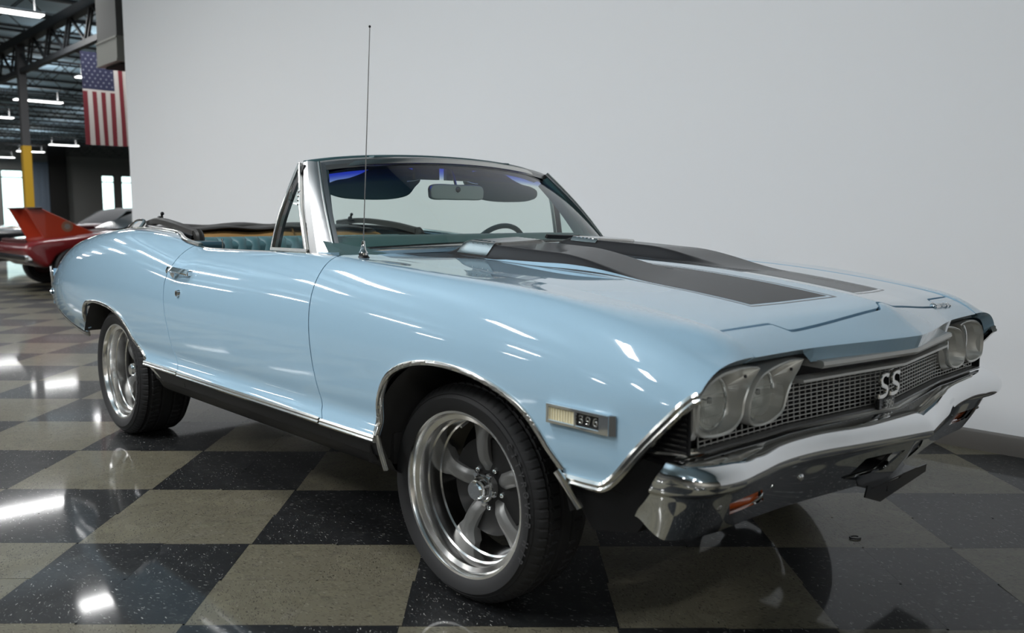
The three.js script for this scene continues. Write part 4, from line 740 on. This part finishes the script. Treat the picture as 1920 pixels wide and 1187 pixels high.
// ---- interior
{
  const visor = new THREE.Shape(); const pts = curve2([[0.13, 1.30], [0.16, 1.268], [0.19, 1.238], [0.26, 1.220], [0.40, 1.214], [0.53, 1.222], [0.578, 1.24], [0.580, 1.262], [0.545, 1.280], [0.48, 1.292], [0.42, 1.312], [0.36, 1.336], [0.17, 1.338]], 80, true); pts.forEach(([z, y], k) => (k ? visor.lineTo(z, y) : visor.moveTo(z, y)));
  const vg = new THREE.ExtrudeGeometry(visor, { depth: 0.012, bevelEnabled: true, bevelSize: 0.004, bevelThickness: 0.004, bevelSegments: 2 }); vg.rotateY(-Math.PI / 2); vg.translate(-1.165, 0.0, 0);
  both('sun_visor', vg, M.tealDark);
  const lining = []; for (let k = -20; k <= 20; k++) { const q = wsTop(k / 20 * 0.60); lining.push(V3(q.x - 0.035, q.y + 0.002, q.z)); } part('header_lining', sweep(lining, V3(1, 0.5, 0), [[-0.022, -0.012], [-0.022, 0.006], [0.022, 0.006], [0.022, -0.012]]), M.tealDark);
  part('visor_bracket', merge([box(0.02, 0.05, 0.13, -1.15, 1.325, 0.105), box(0.02, 0.05, 0.15, -1.15, 1.325, -0.075)]), M.tealDark);
  const ra = rod([[-1.16, 1.33, 0.10], [-1.165, 1.30, 0.14], [-1.165, 1.29, 0.2]], 0.005); both('visor_arm', ra, M.chrome);
  const mg = group('rear_view_mirror', car), ms = new THREE.Shape(); curve2([[-0.145, 1.235], [-0.14, 1.222], [-0.05, 1.217], [0.05, 1.217], [0.14, 1.222], [0.145, 1.24], [0.145, 1.26], [0.135, 1.271], [0, 1.275], [-0.135, 1.271], [-0.145, 1.258]], 60, true).forEach(([z, y], k) => (k ? ms.lineTo(z, y) : ms.moveTo(z, y)));
  const mb = new THREE.ExtrudeGeometry(ms, { depth: 0.014, bevelEnabled: true, bevelSize: 0.004, bevelThickness: 0.004, bevelSegments: 2 }); mb.rotateY(-Math.PI / 2); mb.translate(-1.065, 0, 0);
  part('mirror_case', mb, M.steel, mg); part('mirror_stem', rod([[-1.07, 1.26, 0], [-1.085, 1.30, 0], [-1.105, 1.345, 0]], 0.006), M.chrome, mg); part('stem_knob', new THREE.SphereGeometry(0.013, 14, 10).translate(-1.062, 1.258, 0), M.blackGloss, mg);
  // dashboard with padded top
  const rows = []; for (const z of [-0.77, -0.5, -0.2, 0, 0.2, 0.5, 0.77]) { const e = Math.abs(z) > 0.7 ? -0.006 : 0; rows.push([[-0.70, 1.0, z], [-0.74, 1.02 + e, z], [-0.82, 1.037 + e, z], [-0.92, 1.062 + e, z], [-0.99, 1.068 + e, z], [-1.03, 1.055 + e, z], [-1.04, 1.02, z], [-1.02, 0.96, z], [-1.01, 0.80, z], [-0.72, 0.80, z]]); }
  part('dashboard', loft(rows, { closedEnds: [true, true], crease: 50 }), S([0.045, 0.095, 0.098], 0.55));
  part('floor_pan', box(1.7, 0.02, 1.55, -1.5, 0.455, 0), M.tealDark);
  // steering wheel
  const sw = group('steering_wheel', car); sw.position.set(-1.24, 0.925, -0.37); sw.rotation.set(0, 0, -0.42); sw.userData.label = 'dark steering wheel';
  part('wheel_rim', new THREE.TorusGeometry(0.190, 0.0125, 12, 60).rotateY(Math.PI / 2), M.tealDark, sw); part('hub', new THREE.CylinderGeometry(0.05, 0.06, 0.05, 24).rotateZ(Math.PI / 2), M.tealDark, sw);
  for (const a of [0.35, Math.PI - 0.35]) part('spoke', rod([[0, 0, 0], [0, -0.05 * Math.sin(a), 0.09 * Math.cos(a)], [0, 0.02, 0.185 * Math.cos(a)]], 0.010), M.steel, sw);
  part('steering_column', bar([-1.22, 0.92, -0.37], [-0.85, 0.74, -0.37], 0.07, 0.07), M.tealDark);
  // seats: pleated rolls
  const seat = (name, x, top, z0, z1, lean, n) => {
    const o = group(name, car), w = (z1 - z0) / n;
    for (let k = 0; k < n; k++) { const rr = []; for (let i = 0; i <= 10; i++) { const y = i === 10 ? top : i === 9 ? top - 0.012 : lerp(0.62, top - 0.03, i / 8), r = i === 10 ? 0.35 : i === 9 ? 0.8 : 1, cx = x - lean * (y - 0.62); rr.push(Array.from({ length: 12 }, (_, m) => { const a = m / 12 * 2 * Math.PI; return [cx + 0.055 * r * Math.cos(a) * (1), y - (i === 10 ? 0.0 : 0), z0 + (k + 0.5) * w + w * 0.60 * Math.sin(a) * (0.85 + 0.15 * r)]; })); } part('back_pleat', loft(rr, { closedEnds: [false, true], crease: 80 }), M.teal, o); }
    part('back_shell', rbox(0.09, top - 0.52, z1 - z0 + 0.02, 0.03, x - lean * (top - 0.62) * 0.5 - 0.045, (top + 0.48) / 2, (z0 + z1) / 2), M.teal, o);
    part('cushion', rbox(0.5, 0.16, z1 - z0, 0.05, x + 0.24, 0.62, (z0 + z1) / 2), M.teal, o);
  };
  seat('rear_seat', -2.22, 1.038, -0.60, 0.60, 0.30, 16);
  seat('front_seat', -1.52, 0.975, 0.05, 0.62, 0.22, 8); seat('front_seat', -1.52, 0.975, -0.62, -0.05, 0.22, 8);
  both('rear_side_panel', rbox(0.46, 0.44, 0.05, 0.015, -2.15, 0.77, 0.735), M.tealDark);
  both('rear_arm_rest', rbox(0.30, 0.10, 0.13, 0.02, -2.17, 0.975, 0.685), S([0.03, 0.075, 0.10], 0.4), car);
}
// ---- folded top
{
  const o = group('folded_top', car); o.userData.label = 'folded black convertible top with tan lining';
  const roll = (x, y, rx, ry, zw, mat, name, sag = 0.012) => { const rows = []; for (let k = 0; k <= 24; k++) { const z = -zw + 2 * zw * k / 24, e = 1 - 0.25 * smooth(zw * 0.8, zw, Math.abs(z)), wv = 0.006 * Math.sin(z * 17 + x * 9); rows.push(Array.from({ length: 16 }, (_, m) => { const a = m / 16 * 2 * Math.PI; return [x + rx * e * Math.cos(a) + wv * 0.5, y + ry * e * Math.sin(a) + wv - sag * (z / zw) ** 2, z]; })); } part(name, loft(rows, { closedEnds: [true, true], crease: 70 }), mat, o); };
  roll(-2.80, 1.055, 0.22, 0.035, 0.64, M.vinyl, 'black_fold'); roll(-2.88, 1.078, 0.17, 0.026, 0.62, M.vinyl, 'black_fold'); roll(-2.70, 1.03, 0.20, 0.045, 0.63, M.tan, 'tan_lining'); roll(-2.62, 1.078, 0.10, 0.012, 0.56, M.vinyl, 'top_bow', 0.004);
  roll(-2.85, 0.99, 0.26, 0.06, 0.68, M.vinyl, 'well_liner');
  for (const s of [1, -1]) {
    const f = (g) => (s > 0 ? g : mirrorZ(g));
    const rail = (pts, a, c, mat, name) => part(name, f(sweep(new THREE.CatmullRomCurve3(pts.map((p) => V3(...p))).getPoints(16), V3(0, 1, 0), [[-a, -c], [-a, c * 0.6], [-a * 0.4, c], [a * 0.4, c], [a, c * 0.6], [a, -c]], { crease: 30 })), mat, o);
    rail([[-3.0, 1.105, 0.60], [-2.8, 1.118, 0.63], [-2.5, 1.098, 0.66], [-2.24, 1.062, 0.665]], 0.022, 0.016, M.vinyl, 'side_rail');
    rail([[-2.93, 1.085, 0.64], [-2.6, 1.075, 0.685], [-2.35, 1.055, 0.69], [-2.24, 1.04, 0.68]], 0.014, 0.012, M.blackGloss, 'side_rail');
    rail([[-2.24, 1.065, 0.665], [-2.215, 1.045, 0.665], [-2.21, 1.0, 0.665]], 0.02, 0.02, M.vinyl, 'rail_bracket');
    rail([[-3.08, 1.07, 0.70], [-3.03, 1.118, 0.66], [-2.98, 1.118, 0.64], [-2.93, 1.07, 0.69]], 0.008, 0.006, M.bright, 'rail_hoop');
    part('latch_hook', f(merge([new THREE.CylinderGeometry(0.006, 0.008, 0.035, 10).translate(-2.845, 1.137, 0.595), new THREE.SphereGeometry(0.010, 10, 8).translate(-2.838, 1.156, 0.595), new THREE.SphereGeometry(0.012, 10, 8).translate(-2.868, 1.132, 0.6), rbox(0.05, 0.012, 0.03, 0.004, -2.85, 1.12, 0.60)])), M.blackGloss, o);
    roll(-2.55, 1.05, 0.05, 0.03, 0.0001, M.tan, 'tan_lining');
  }
}
// ---- aerial, wipers
{
  const o = group('aerial', car), y0 = hoodY(-0.66, 0.66); o.userData.label = 'slim chrome radio aerial';
  const by = sideP(-0.60, 0.60)[1]; const base = V3(-0.63, by - 0.004, 0.775);
  part('rubber_base', new THREE.CylinderGeometry(0.012, 0.026, 0.02, 20).translate(base.x, base.y + 0.008, base.z), M.blackSat, o);
  part('chrome_collar', latheZ([[0.016, 0.012], [0.016, 0.02], [0.010, 0.03], [0.007, 0.045], [0.006, 0.06], [0.0035, 0.062]], 24).rotateX(-Math.PI / 2).translate(base.x, base.y + 0.002, base.z), M.chrome, o);
  part('mast', rod([[base.x, base.y + 0.055, base.z], [base.x + 0.03, base.y + 0.40, base.z], [base.x + 0.06, base.y + 0.762, base.z]], 0.0018, 8), M.steel, o);
  part('tip', new THREE.SphereGeometry(0.0042, 10, 8).translate(base.x + 0.06, base.y + 0.765, base.z), M.blackGloss, o);
  {
    const w = group('wiper', car);
    const p = (z, up) => { const b = wsBase(z), t = wsTop(z * 0.82), q = b.lerp(t, up); return [q.x + 0.022, q.y + 0.008, q.z]; };
    continue_wiper(w, p, -0.60, -0.14);
  }
  function continue_wiper(w, p, za, zb) {
    part('blade', sweep([V3(...p(za, 0.02)), V3(...p((za + zb) / 2, 0.035)), V3(...p(zb, 0.045))], V3(0.5, 1, 0), [[-0.006, -0.006], [-0.004, 0.010], [0.004, 0.010], [0.006, -0.006]]), M.blackSat, w);
    part('arm', rod([[p(za, 0)[0] + 0.03, p(za, 0)[1] - 0.005, za - 0.03], p(za + 0.12, 0.03), p((za + zb) / 2, 0.055)], 0.006), M.blackGloss, w);
  }
}
// ---- wheels
function makeTire(rOut, rIn, width) { // axis z, outer face at +width/2
  const N = 360, hw = width / 2;
  const prof = [[rIn, hw - 0.022], [rIn + 0.004, hw - 0.012], [rIn + 0.012, hw - 0.007], [rIn + 0.03, hw + 0.002], [rIn + 0.05, hw + 0.004], [rOut - 0.045, hw + 0.002], [rOut - 0.028, hw - 0.006], [rOut - 0.014, hw - 0.017], [rOut - 0.007, hw - 0.026], [rOut - 0.002, hw - 0.036]];
  const kinds = prof.map((_, i) => (i >= 7 ? 'shoulder' : 'side'));
  const grooves = [0.36, 0.12, -0.12, -0.36]; const zs = [];
  for (let k = 0; k <= 40; k++) zs.push(lerp(hw - 0.045, -hw + 0.045, k / 40));
  for (const z of zs) { const g = grooves.some((q) => Math.abs(z - q * width * 0.9) < 0.006); prof.push([g ? rOut - 0.008 : rOut - 0.0015 * (z / hw) ** 2, z]); kinds.push(g ? 'groove' : 'tread'); }
  for (const [r, z] of [[rOut - 0.002, -hw + 0.036], [rOut - 0.014, -hw + 0.017], [rOut - 0.045, -hw - 0.002], [rIn + 0.05, -hw - 0.004], [rIn + 0.012, -hw + 0.007], [rIn, -hw + 0.022]]) { prof.push([r, z]); kinds.push('side'); }
  const pos = [], idx = [], m = prof.length;
  for (let i = 0; i < N; i++) { const a = i / N * 2 * Math.PI; prof.forEach(([r, z], k) => { let q = r; const ph = i % 5; if (kinds[k] === 'shoulder' && ph === 0) q -= 0.003; if (kinds[k] === 'tread' && (i + Math.round((z / hw) * 3) + 300) % 6 === 0 && Math.abs(z) > 0.1 * width) q -= 0.004; pos.push(q * Math.cos(a), q * Math.sin(a), z); }); }
  for (let i = 0; i < N; i++) for (let k = 0; k < m - 1; k++) { const a = i * m + k, b = ((i + 1) % N) * m + k; idx.push(a, b, a + 1, b, b + 1, a + 1); }
  return toCreasedNormals(makeGeo(pos, null, null, idx), 24 * R);
}
function makeWheel(rOut, rRim, width, dish, spin) {
  const o = group('wheel', car), hw = width / 2, lipZ = hw - 0.012;
  mesh('tire', makeTire(rOut, rRim - 0.006, width), M.rubber, o);
  // raised sidewall lettering
  const letters = [], word = 'CITYROVER H/P'; [...word].forEach((c, k) => { if (c === ' ') return; const t = text(c, 0.021, 0.0012), a = 0.72 - k * 0.098; t.translate(0, rRim + 0.040, 0); t.rotateZ(a - Math.PI / 2); t.translate(0, 0, hw + 0.0025); letters.push(t); });
  mesh('sidewall_lettering', merge(letters), M.rubberText, o);
  const ridge = latheZ([[rOut - 0.030, hw - 0.006], [rOut - 0.0285, hw - 0.0035], [rOut - 0.027, hw - 0.006]], 90); mesh('sidewall_rib', ridge, M.rubber, o);
  const seat = hw - dish;
  mesh('rim_barrel', latheZ([[rRim - 0.006, lipZ - 0.016], [rRim + 0.006, lipZ - 0.008], [rRim + 0.0075, lipZ], [rRim + 0.004, lipZ + 0.004], [rRim - 0.003, lipZ + 0.003], [rRim - 0.007, lipZ - 0.004], [rRim - 0.010, lipZ - 0.014], [rRim - 0.024, lipZ - 0.020], [rRim - 0.026, lipZ - 0.026], [rRim - 0.027, lerp(lipZ, seat, 0.52)], [rRim - 0.032, lerp(lipZ, seat, 0.56)], [rRim - 0.034, seat + 0.004], [rRim - 0.039, seat], [rRim - 0.040, seat - 0.03], [rRim - 0.036, -hw + 0.03], [rRim, -hw + 0.01]], 120), M.polish, o);
  // five tapering spokes, narrow at the hub, flared at the rim
  const rr = rRim - 0.039;
  const spokeGeo = (() => {
    const rows = []; for (let k = 0; k <= 14; k++) { const f = k / 14, r = lerp(0.050, rr, f), w = 0.0245 - 0.003 * Math.sin(f * 3.14) + 0.006 * f + 0.014 * smooth(0.65, 1, f), crownH = 0.016 * (1 - 0.5 * f), zc = seat - 0.004 + 0.020 * Math.sin(Math.PI * Math.min(1, f * 0.9 + 0.1)) - 0.012 * smooth(0.0, 0.25, 0.25 - f); const rowp = []; for (let m = 0; m <= 10; m++) { const s = m / 10 * 2 - 1; rowp.push([r * 1 + 0, w * s, zc - crownH * s * s]); } rowp.push([r, w * 0.9, zc - 0.04], [r, -w * 0.9, zc - 0.04]); rows.push(rowp); }
    return loft(rows, { crease: 35 });
  })();
  for (let k = 0; k < 5; k++) { const s = mesh('spoke', spokeGeo, M.spoke, o); s.rotation.z = spin + k * 2 * Math.PI / 5; }
  mesh('hub_plate', latheZ([[0.001, seat - 0.030], [0.072, seat - 0.030], [0.092, seat - 0.036], [0.096, seat - 0.06]], 60), M.spoke, o);
  mesh('brake_disc', latheZ([[0.04, -0.01], [0.150, -0.01], [0.150, -0.03]], 60), S([0.02, 0.02, 0.02], 0.5, 0.4), o);
  const cap = latheZ([[0.0405, seat + 0.008], [0.043, seat + 0.012], [0.042, seat + 0.017], [0.036, seat + 0.019], [0.0345, seat + 0.034], [0.031, seat + 0.045], [0.0265, seat + 0.050], [0.0255, seat + 0.0515], [0.001, seat + 0.0515]], 48);
  const ears = []; for (let k = 0; k < 5; k++) { const a = spin + (k + 0.5) * 2 * Math.PI / 5; ears.push(new THREE.CylinderGeometry(0.009, 0.010, 0.006, 14).rotateX(Math.PI / 2).translate(0.046 * Math.cos(a), 0.046 * Math.sin(a), seat + 0.012)); }
  mesh('center_cap', merge([cap, ...ears]), M.chrome, o);
  for (let k = 0; k < 5; k++) { const a = spin + (k + 0.5) * 2 * Math.PI / 5, x = 0.063 * Math.cos(a), y = 0.063 * Math.sin(a); mesh('lug_nut', merge([new THREE.CylinderGeometry(0.0095, 0.0105, 0.022, 6).rotateX(Math.PI / 2).translate(x, y, seat - 0.018), new THREE.SphereGeometry(0.009, 12, 8).translate(x, y, seat - 0.007), new THREE.CylinderGeometry(0.014, 0.014, 0.003, 20).rotateX(Math.PI / 2).translate(x, y, seat - 0.0285)]), M.chrome, o); }
  { const a = spin + Math.PI / 5 * 0.35; mesh('valve_stem', bar([rr * Math.cos(a), rr * Math.sin(a), seat + 0.012], [(rr - 0.012) * Math.cos(a), (rr - 0.012) * Math.sin(a), seat + 0.045], 0.006, 0.006), M.chrome, o); }
  return o;
}
{
  const fw = makeWheel(0.328, 0.245, 0.225, 0.111, 1.68), rw = makeWheel(0.335, 0.245, 0.275, 0.118, 1.2);
  const put = (w, x, y, z, flip) => { w.position.set(x, y, z); if (flip) w.rotation.y = Math.PI; };
  const fl = fw.clone(), rl = rw.clone(); car.add(fl, rl);
  put(fw, -0.02, 0.326, 0.752); fw.rotation.y = 0.035; put(fl, -0.02, 0.326, -0.752, true); put(rw, -2.805, 0.333, 0.742); put(rl, -2.805, 0.333, -0.742, true);
}
// ---------------------------------------------------------------- cars parked beyond
function carBody(len, wid, side, inset) { // side outline [[x,y]..] extruded across with rounded flanks
  const s = new THREE.Shape(); side.forEach(([x, y], k) => (k ? s.lineTo(x, y) : s.moveTo(x, y)));
  const g = new THREE.ExtrudeGeometry(s, { depth: wid - 2 * inset, bevelEnabled: true, bevelSize: inset * 0.45, bevelThickness: inset, bevelSegments: 5, curveSegments: 8 }); g.translate(0, 0, -(wid - 2 * inset) / 2); return toCreasedNormals(g, 40 * R);
}
function bgWheel(o, x, z, r) { const w = group('wheel', o); w.position.set(x, r, z); mesh('tire', latheZ([[r * 0.62, -0.10], [r * 0.9, -0.11], [r, -0.08], [r, 0.08], [r * 0.9, 0.11], [r * 0.62, 0.10]], 40), M.rubber, w); mesh('rim', latheZ([[0.001, 0.09 * Math.sign(z)], [r * 0.2, 0.10 * Math.sign(z)], [r * 0.5, 0.06 * Math.sign(z)], [r * 0.62, 0.10 * Math.sign(z)]], 32), M.steel, w); for (let k = 0; k < 5; k++) { const s = mesh('spoke', box(r * 0.55, 0.05, 0.03, r * 0.32, 0, 0.09 * Math.sign(z)), M.spoke, w); s.rotation.z = k * 1.2566; } }
{ // red car with a tall orange tail wing
  const o = group('winged_car'); tag(o, 'red car with a tall orange two fin tail wing', 'car');
  const red = S([0.20, 0.007, 0.010], 0.3, 0, { clearcoat: 1, clearcoatRoughness: 0.04 }), orange = S([0.42, 0.04, 0.010], 0.4, 0, { clearcoat: 0.6 });
  const side = curve2([[-2.45, 0.42], [-2.62, 0.55], [-2.66, 0.64], [-2.55, 0.70], [-2.1, 0.755], [-1.5, 0.82], [-0.6, 0.88], [0.6, 0.88], [1.6, 0.85], [2.4, 0.74], [2.6, 0.6], [2.45, 0.36], [1.85, 0.30], [1.6, 0.55], [1.4, 0.60], [1.15, 0.55], [0.95, 0.28], [-1.55, 0.28], [-1.68, 0.55], [-2.0, 0.68], [-2.3, 0.58], [-2.42, 0.42]], 160, true);
  mesh('body', carBody(5, 1.9, side, 0.16), red, o);
  mesh('cabin', loft([[[-1.2, 0.95, 0.70], [1.2, 0.96, 0.74], [1.2, 0.96, -0.74], [-1.2, 0.95, -0.70]], [[-0.4, 1.28, 0.56], [0.45, 1.30, 0.58], [0.45, 1.30, -0.58], [-0.4, 1.28, -0.56]]], { closedEnds: [false, true] }), S([0.01, 0.01, 0.012], 0.1), o);
  const wing = group('tail_wing', o); wing.userData.label = 'orange tail wing';
  for (const s of [-1, 1]) {
    const f = new THREE.Shape(); [[-1.52, 0.84], [-2.34, 0.80], [-2.58, 1.28], [-2.40, 1.28]].forEach(([x, y], k) => (k ? f.lineTo(x, y) : f.moveTo(x, y)));
    const g = new THREE.ExtrudeGeometry(f, { depth: 0.03, bevelEnabled: true, bevelSize: 0.01, bevelThickness: 0.02, bevelSegments: 3 }); g.translate(0, 0, s * 0.50 - 0.015); mesh('fin', g, orange, wing);
    const b = latheZ([[0.001, 0], [0.085, 0], [0.09, -0.01]], 32); b.translate(-2.0, 0.985, s * 0.50 + 0.04); mesh('round_decal', merge([b]), S([0.25, 0.12, 0.07], 0.5), wing);
    mesh('decal_centre', latheZ([[0.001, 0], [0.045, 0]], 24).translate(-2.0, 0.985, s * 0.50 + 0.042), S([0.22, 0.22, 0.2], 0.5), wing);
  }
  mesh('crossbar', rbox(0.20, 0.025, 1.30, 0.01, -2.48, 1.277, 0), S([0.03, 0.01, 0.01], 0.5), wing);
  for (const x of [-2.0, 1.4]) for (const z of [-0.86, 0.86]) bgWheel(o, x, z, 0.33);
  mesh('rear_bumper', rbox(0.12, 0.12, 1.8, 0.04, -2.66, 0.50, 0), M.chrome, o); mesh('tail_panel', rbox(0.04, 0.14, 1.4, 0.02, -2.655, 0.72, 0), S([0.08, 0.02, 0.02], 0.3), o);
  o.position.set(-6.08, 0, -15.95); o.rotation.y = 0.75;
}
{ // dark car with a black soft roof further back
  const o = group('dark_roofed_car'); tag(o, 'maroon car with black vinyl roof parked behind the red car', 'car');
  const paint = S([0.05, 0.008, 0.010], 0.3, 0, { clearcoat: 1 });
  const side = curve2([[-2.5, 0.45], [-2.6, 0.7], [-2.45, 0.92], [-1.6, 1.0], [0.5, 1.0], [1.8, 0.96], [2.5, 0.88], [2.55, 0.6], [2.4, 0.38], [1.85, 0.32], [1.6, 0.58], [1.3, 0.62], [1.0, 0.32], [-1.1, 0.32], [-1.35, 0.6], [-1.65, 0.62], [-1.95, 0.36]], 140, true);
  mesh('body', carBody(5, 1.9, side, 0.16), paint, o);
  const rf = []; for (const [x, y, h] of [[0.95, 1.0, 0.72], [0.30, 1.40, 0.60], [0.1, 1.44, 0.58], [-0.6, 1.46, 0.58], [-1.1, 1.40, 0.60], [-1.75, 1.02, 0.70]]) rf.push([[x, 0.98, h + 0.12], [x, y - 0.03, h + 0.02], [x, y, h - 0.1], [x, y + 0.02, 0], [x, y, -h + 0.1], [x, y - 0.03, -h - 0.02], [x, 0.98, -h - 0.12]]);
  mesh('vinyl_roof', loft(rf, { closedRing: false, crease: 50 }), S([0.035, 0.036, 0.04], 0.55), o);
  for (const s of [-1, 1]) { mesh('side_glass', loft([[[-0.55, 1.03, s * 0.715], [0.78, 1.03, s * 0.735], [0.30, 1.36, s * 0.645], [-0.55, 1.38, s * 0.63]], [[-0.55, 1.03, s * 0.705], [0.78, 1.03, s * 0.725], [0.30, 1.36, s * 0.635], [-0.55, 1.38, s * 0.50]]], { closedEnds: [true, true] }), S([0.01, 0.012, 0.014], 0.05), o); mesh('window_frame', sweep([V3(0.80, 1.03, s * 0.74), V3(0.32, 1.37, s * 0.65), V3(-0.5, 1.395, s * 0.632), V3(-0.6, 1.36, s * 0.64), V3(-0.62, 1.03, s * 0.725)], V3(0, 0, s), circle(0.014, 6)), M.bright, o); }
  for (const x of [-1.5, 1.45]) for (const z of [-0.84, 0.84]) bgWheel(o, x, z, 0.33);
  o.position.set(-9.6, 0, -21.8); o.rotation.y = Math.PI + 0.95; o.scale.y = 0.93;
}
{ // black car by the far left
  const o = group('black_car'); tag(o, 'black car with bluish glass parked left of the red car', 'car');
  const paint = S([0.008, 0.008, 0.010], 0.25, 0, { clearcoat: 1 });
  const side = curve2([[-2.4, 0.42], [-2.5, 0.7], [-2.35, 0.88], [-1.6, 0.95], [0.7, 0.95], [1.7, 0.90], [2.35, 0.80], [2.4, 0.55], [2.3, 0.36], [1.75, 0.3], [1.5, 0.58], [1.25, 0.62], [0.95, 0.3], [-1.1, 0.3], [-1.35, 0.6], [-1.6, 0.62], [-1.9, 0.36]], 140, true);
  mesh('body', carBody(5, 1.86, side, 0.16), paint, o);
  mesh('cabin', loft([[[-1.7, 0.93, 0.70], [0.95, 0.94, 0.74], [0.95, 0.94, -0.74], [-1.7, 0.93, -0.70]], [[-0.8, 1.30, 0.54], [0.15, 1.32, 0.56], [0.15, 1.32, -0.56], [-0.8, 1.30, -0.54]]], { closedEnds: [false, true] }), S([0.02, 0.03, 0.06], 0.06, 0, { clearcoat: 1 }), o);
  for (const x of [-1.45, 1.4]) for (const z of [-0.83, 0.83]) bgWheel(o, x, z, 0.33);
  mesh('front_bumper', rbox(0.1, 0.1, 1.7, 0.03, 2.42, 0.5, 0), M.chrome, o);
  o.position.set(-12.6, 0, -17.7); o.rotation.y = -0.04;
}
{ // small bent clip on the floor
  const p = []; for (let k = 0; k <= 22; k++) { const a = k / 22 * 5.6; p.push(V3(0.019 * Math.cos(a), 0.003 + 0.002 * k / 22, 0.013 * Math.sin(a))); }
  const c = mesh('bent_clip', sweep(p, V3(0, 1, 0), circle(0.0026, 8), { crease: 80 }), S([0.02, 0.02, 0.02], 0.5, 0.3)); tag(c, 'small dark bent metal clip lying on the floor tiles', 'clip'); c.position.set(1.225, 0, -3.014);
}
renderer.render(scene, camera);
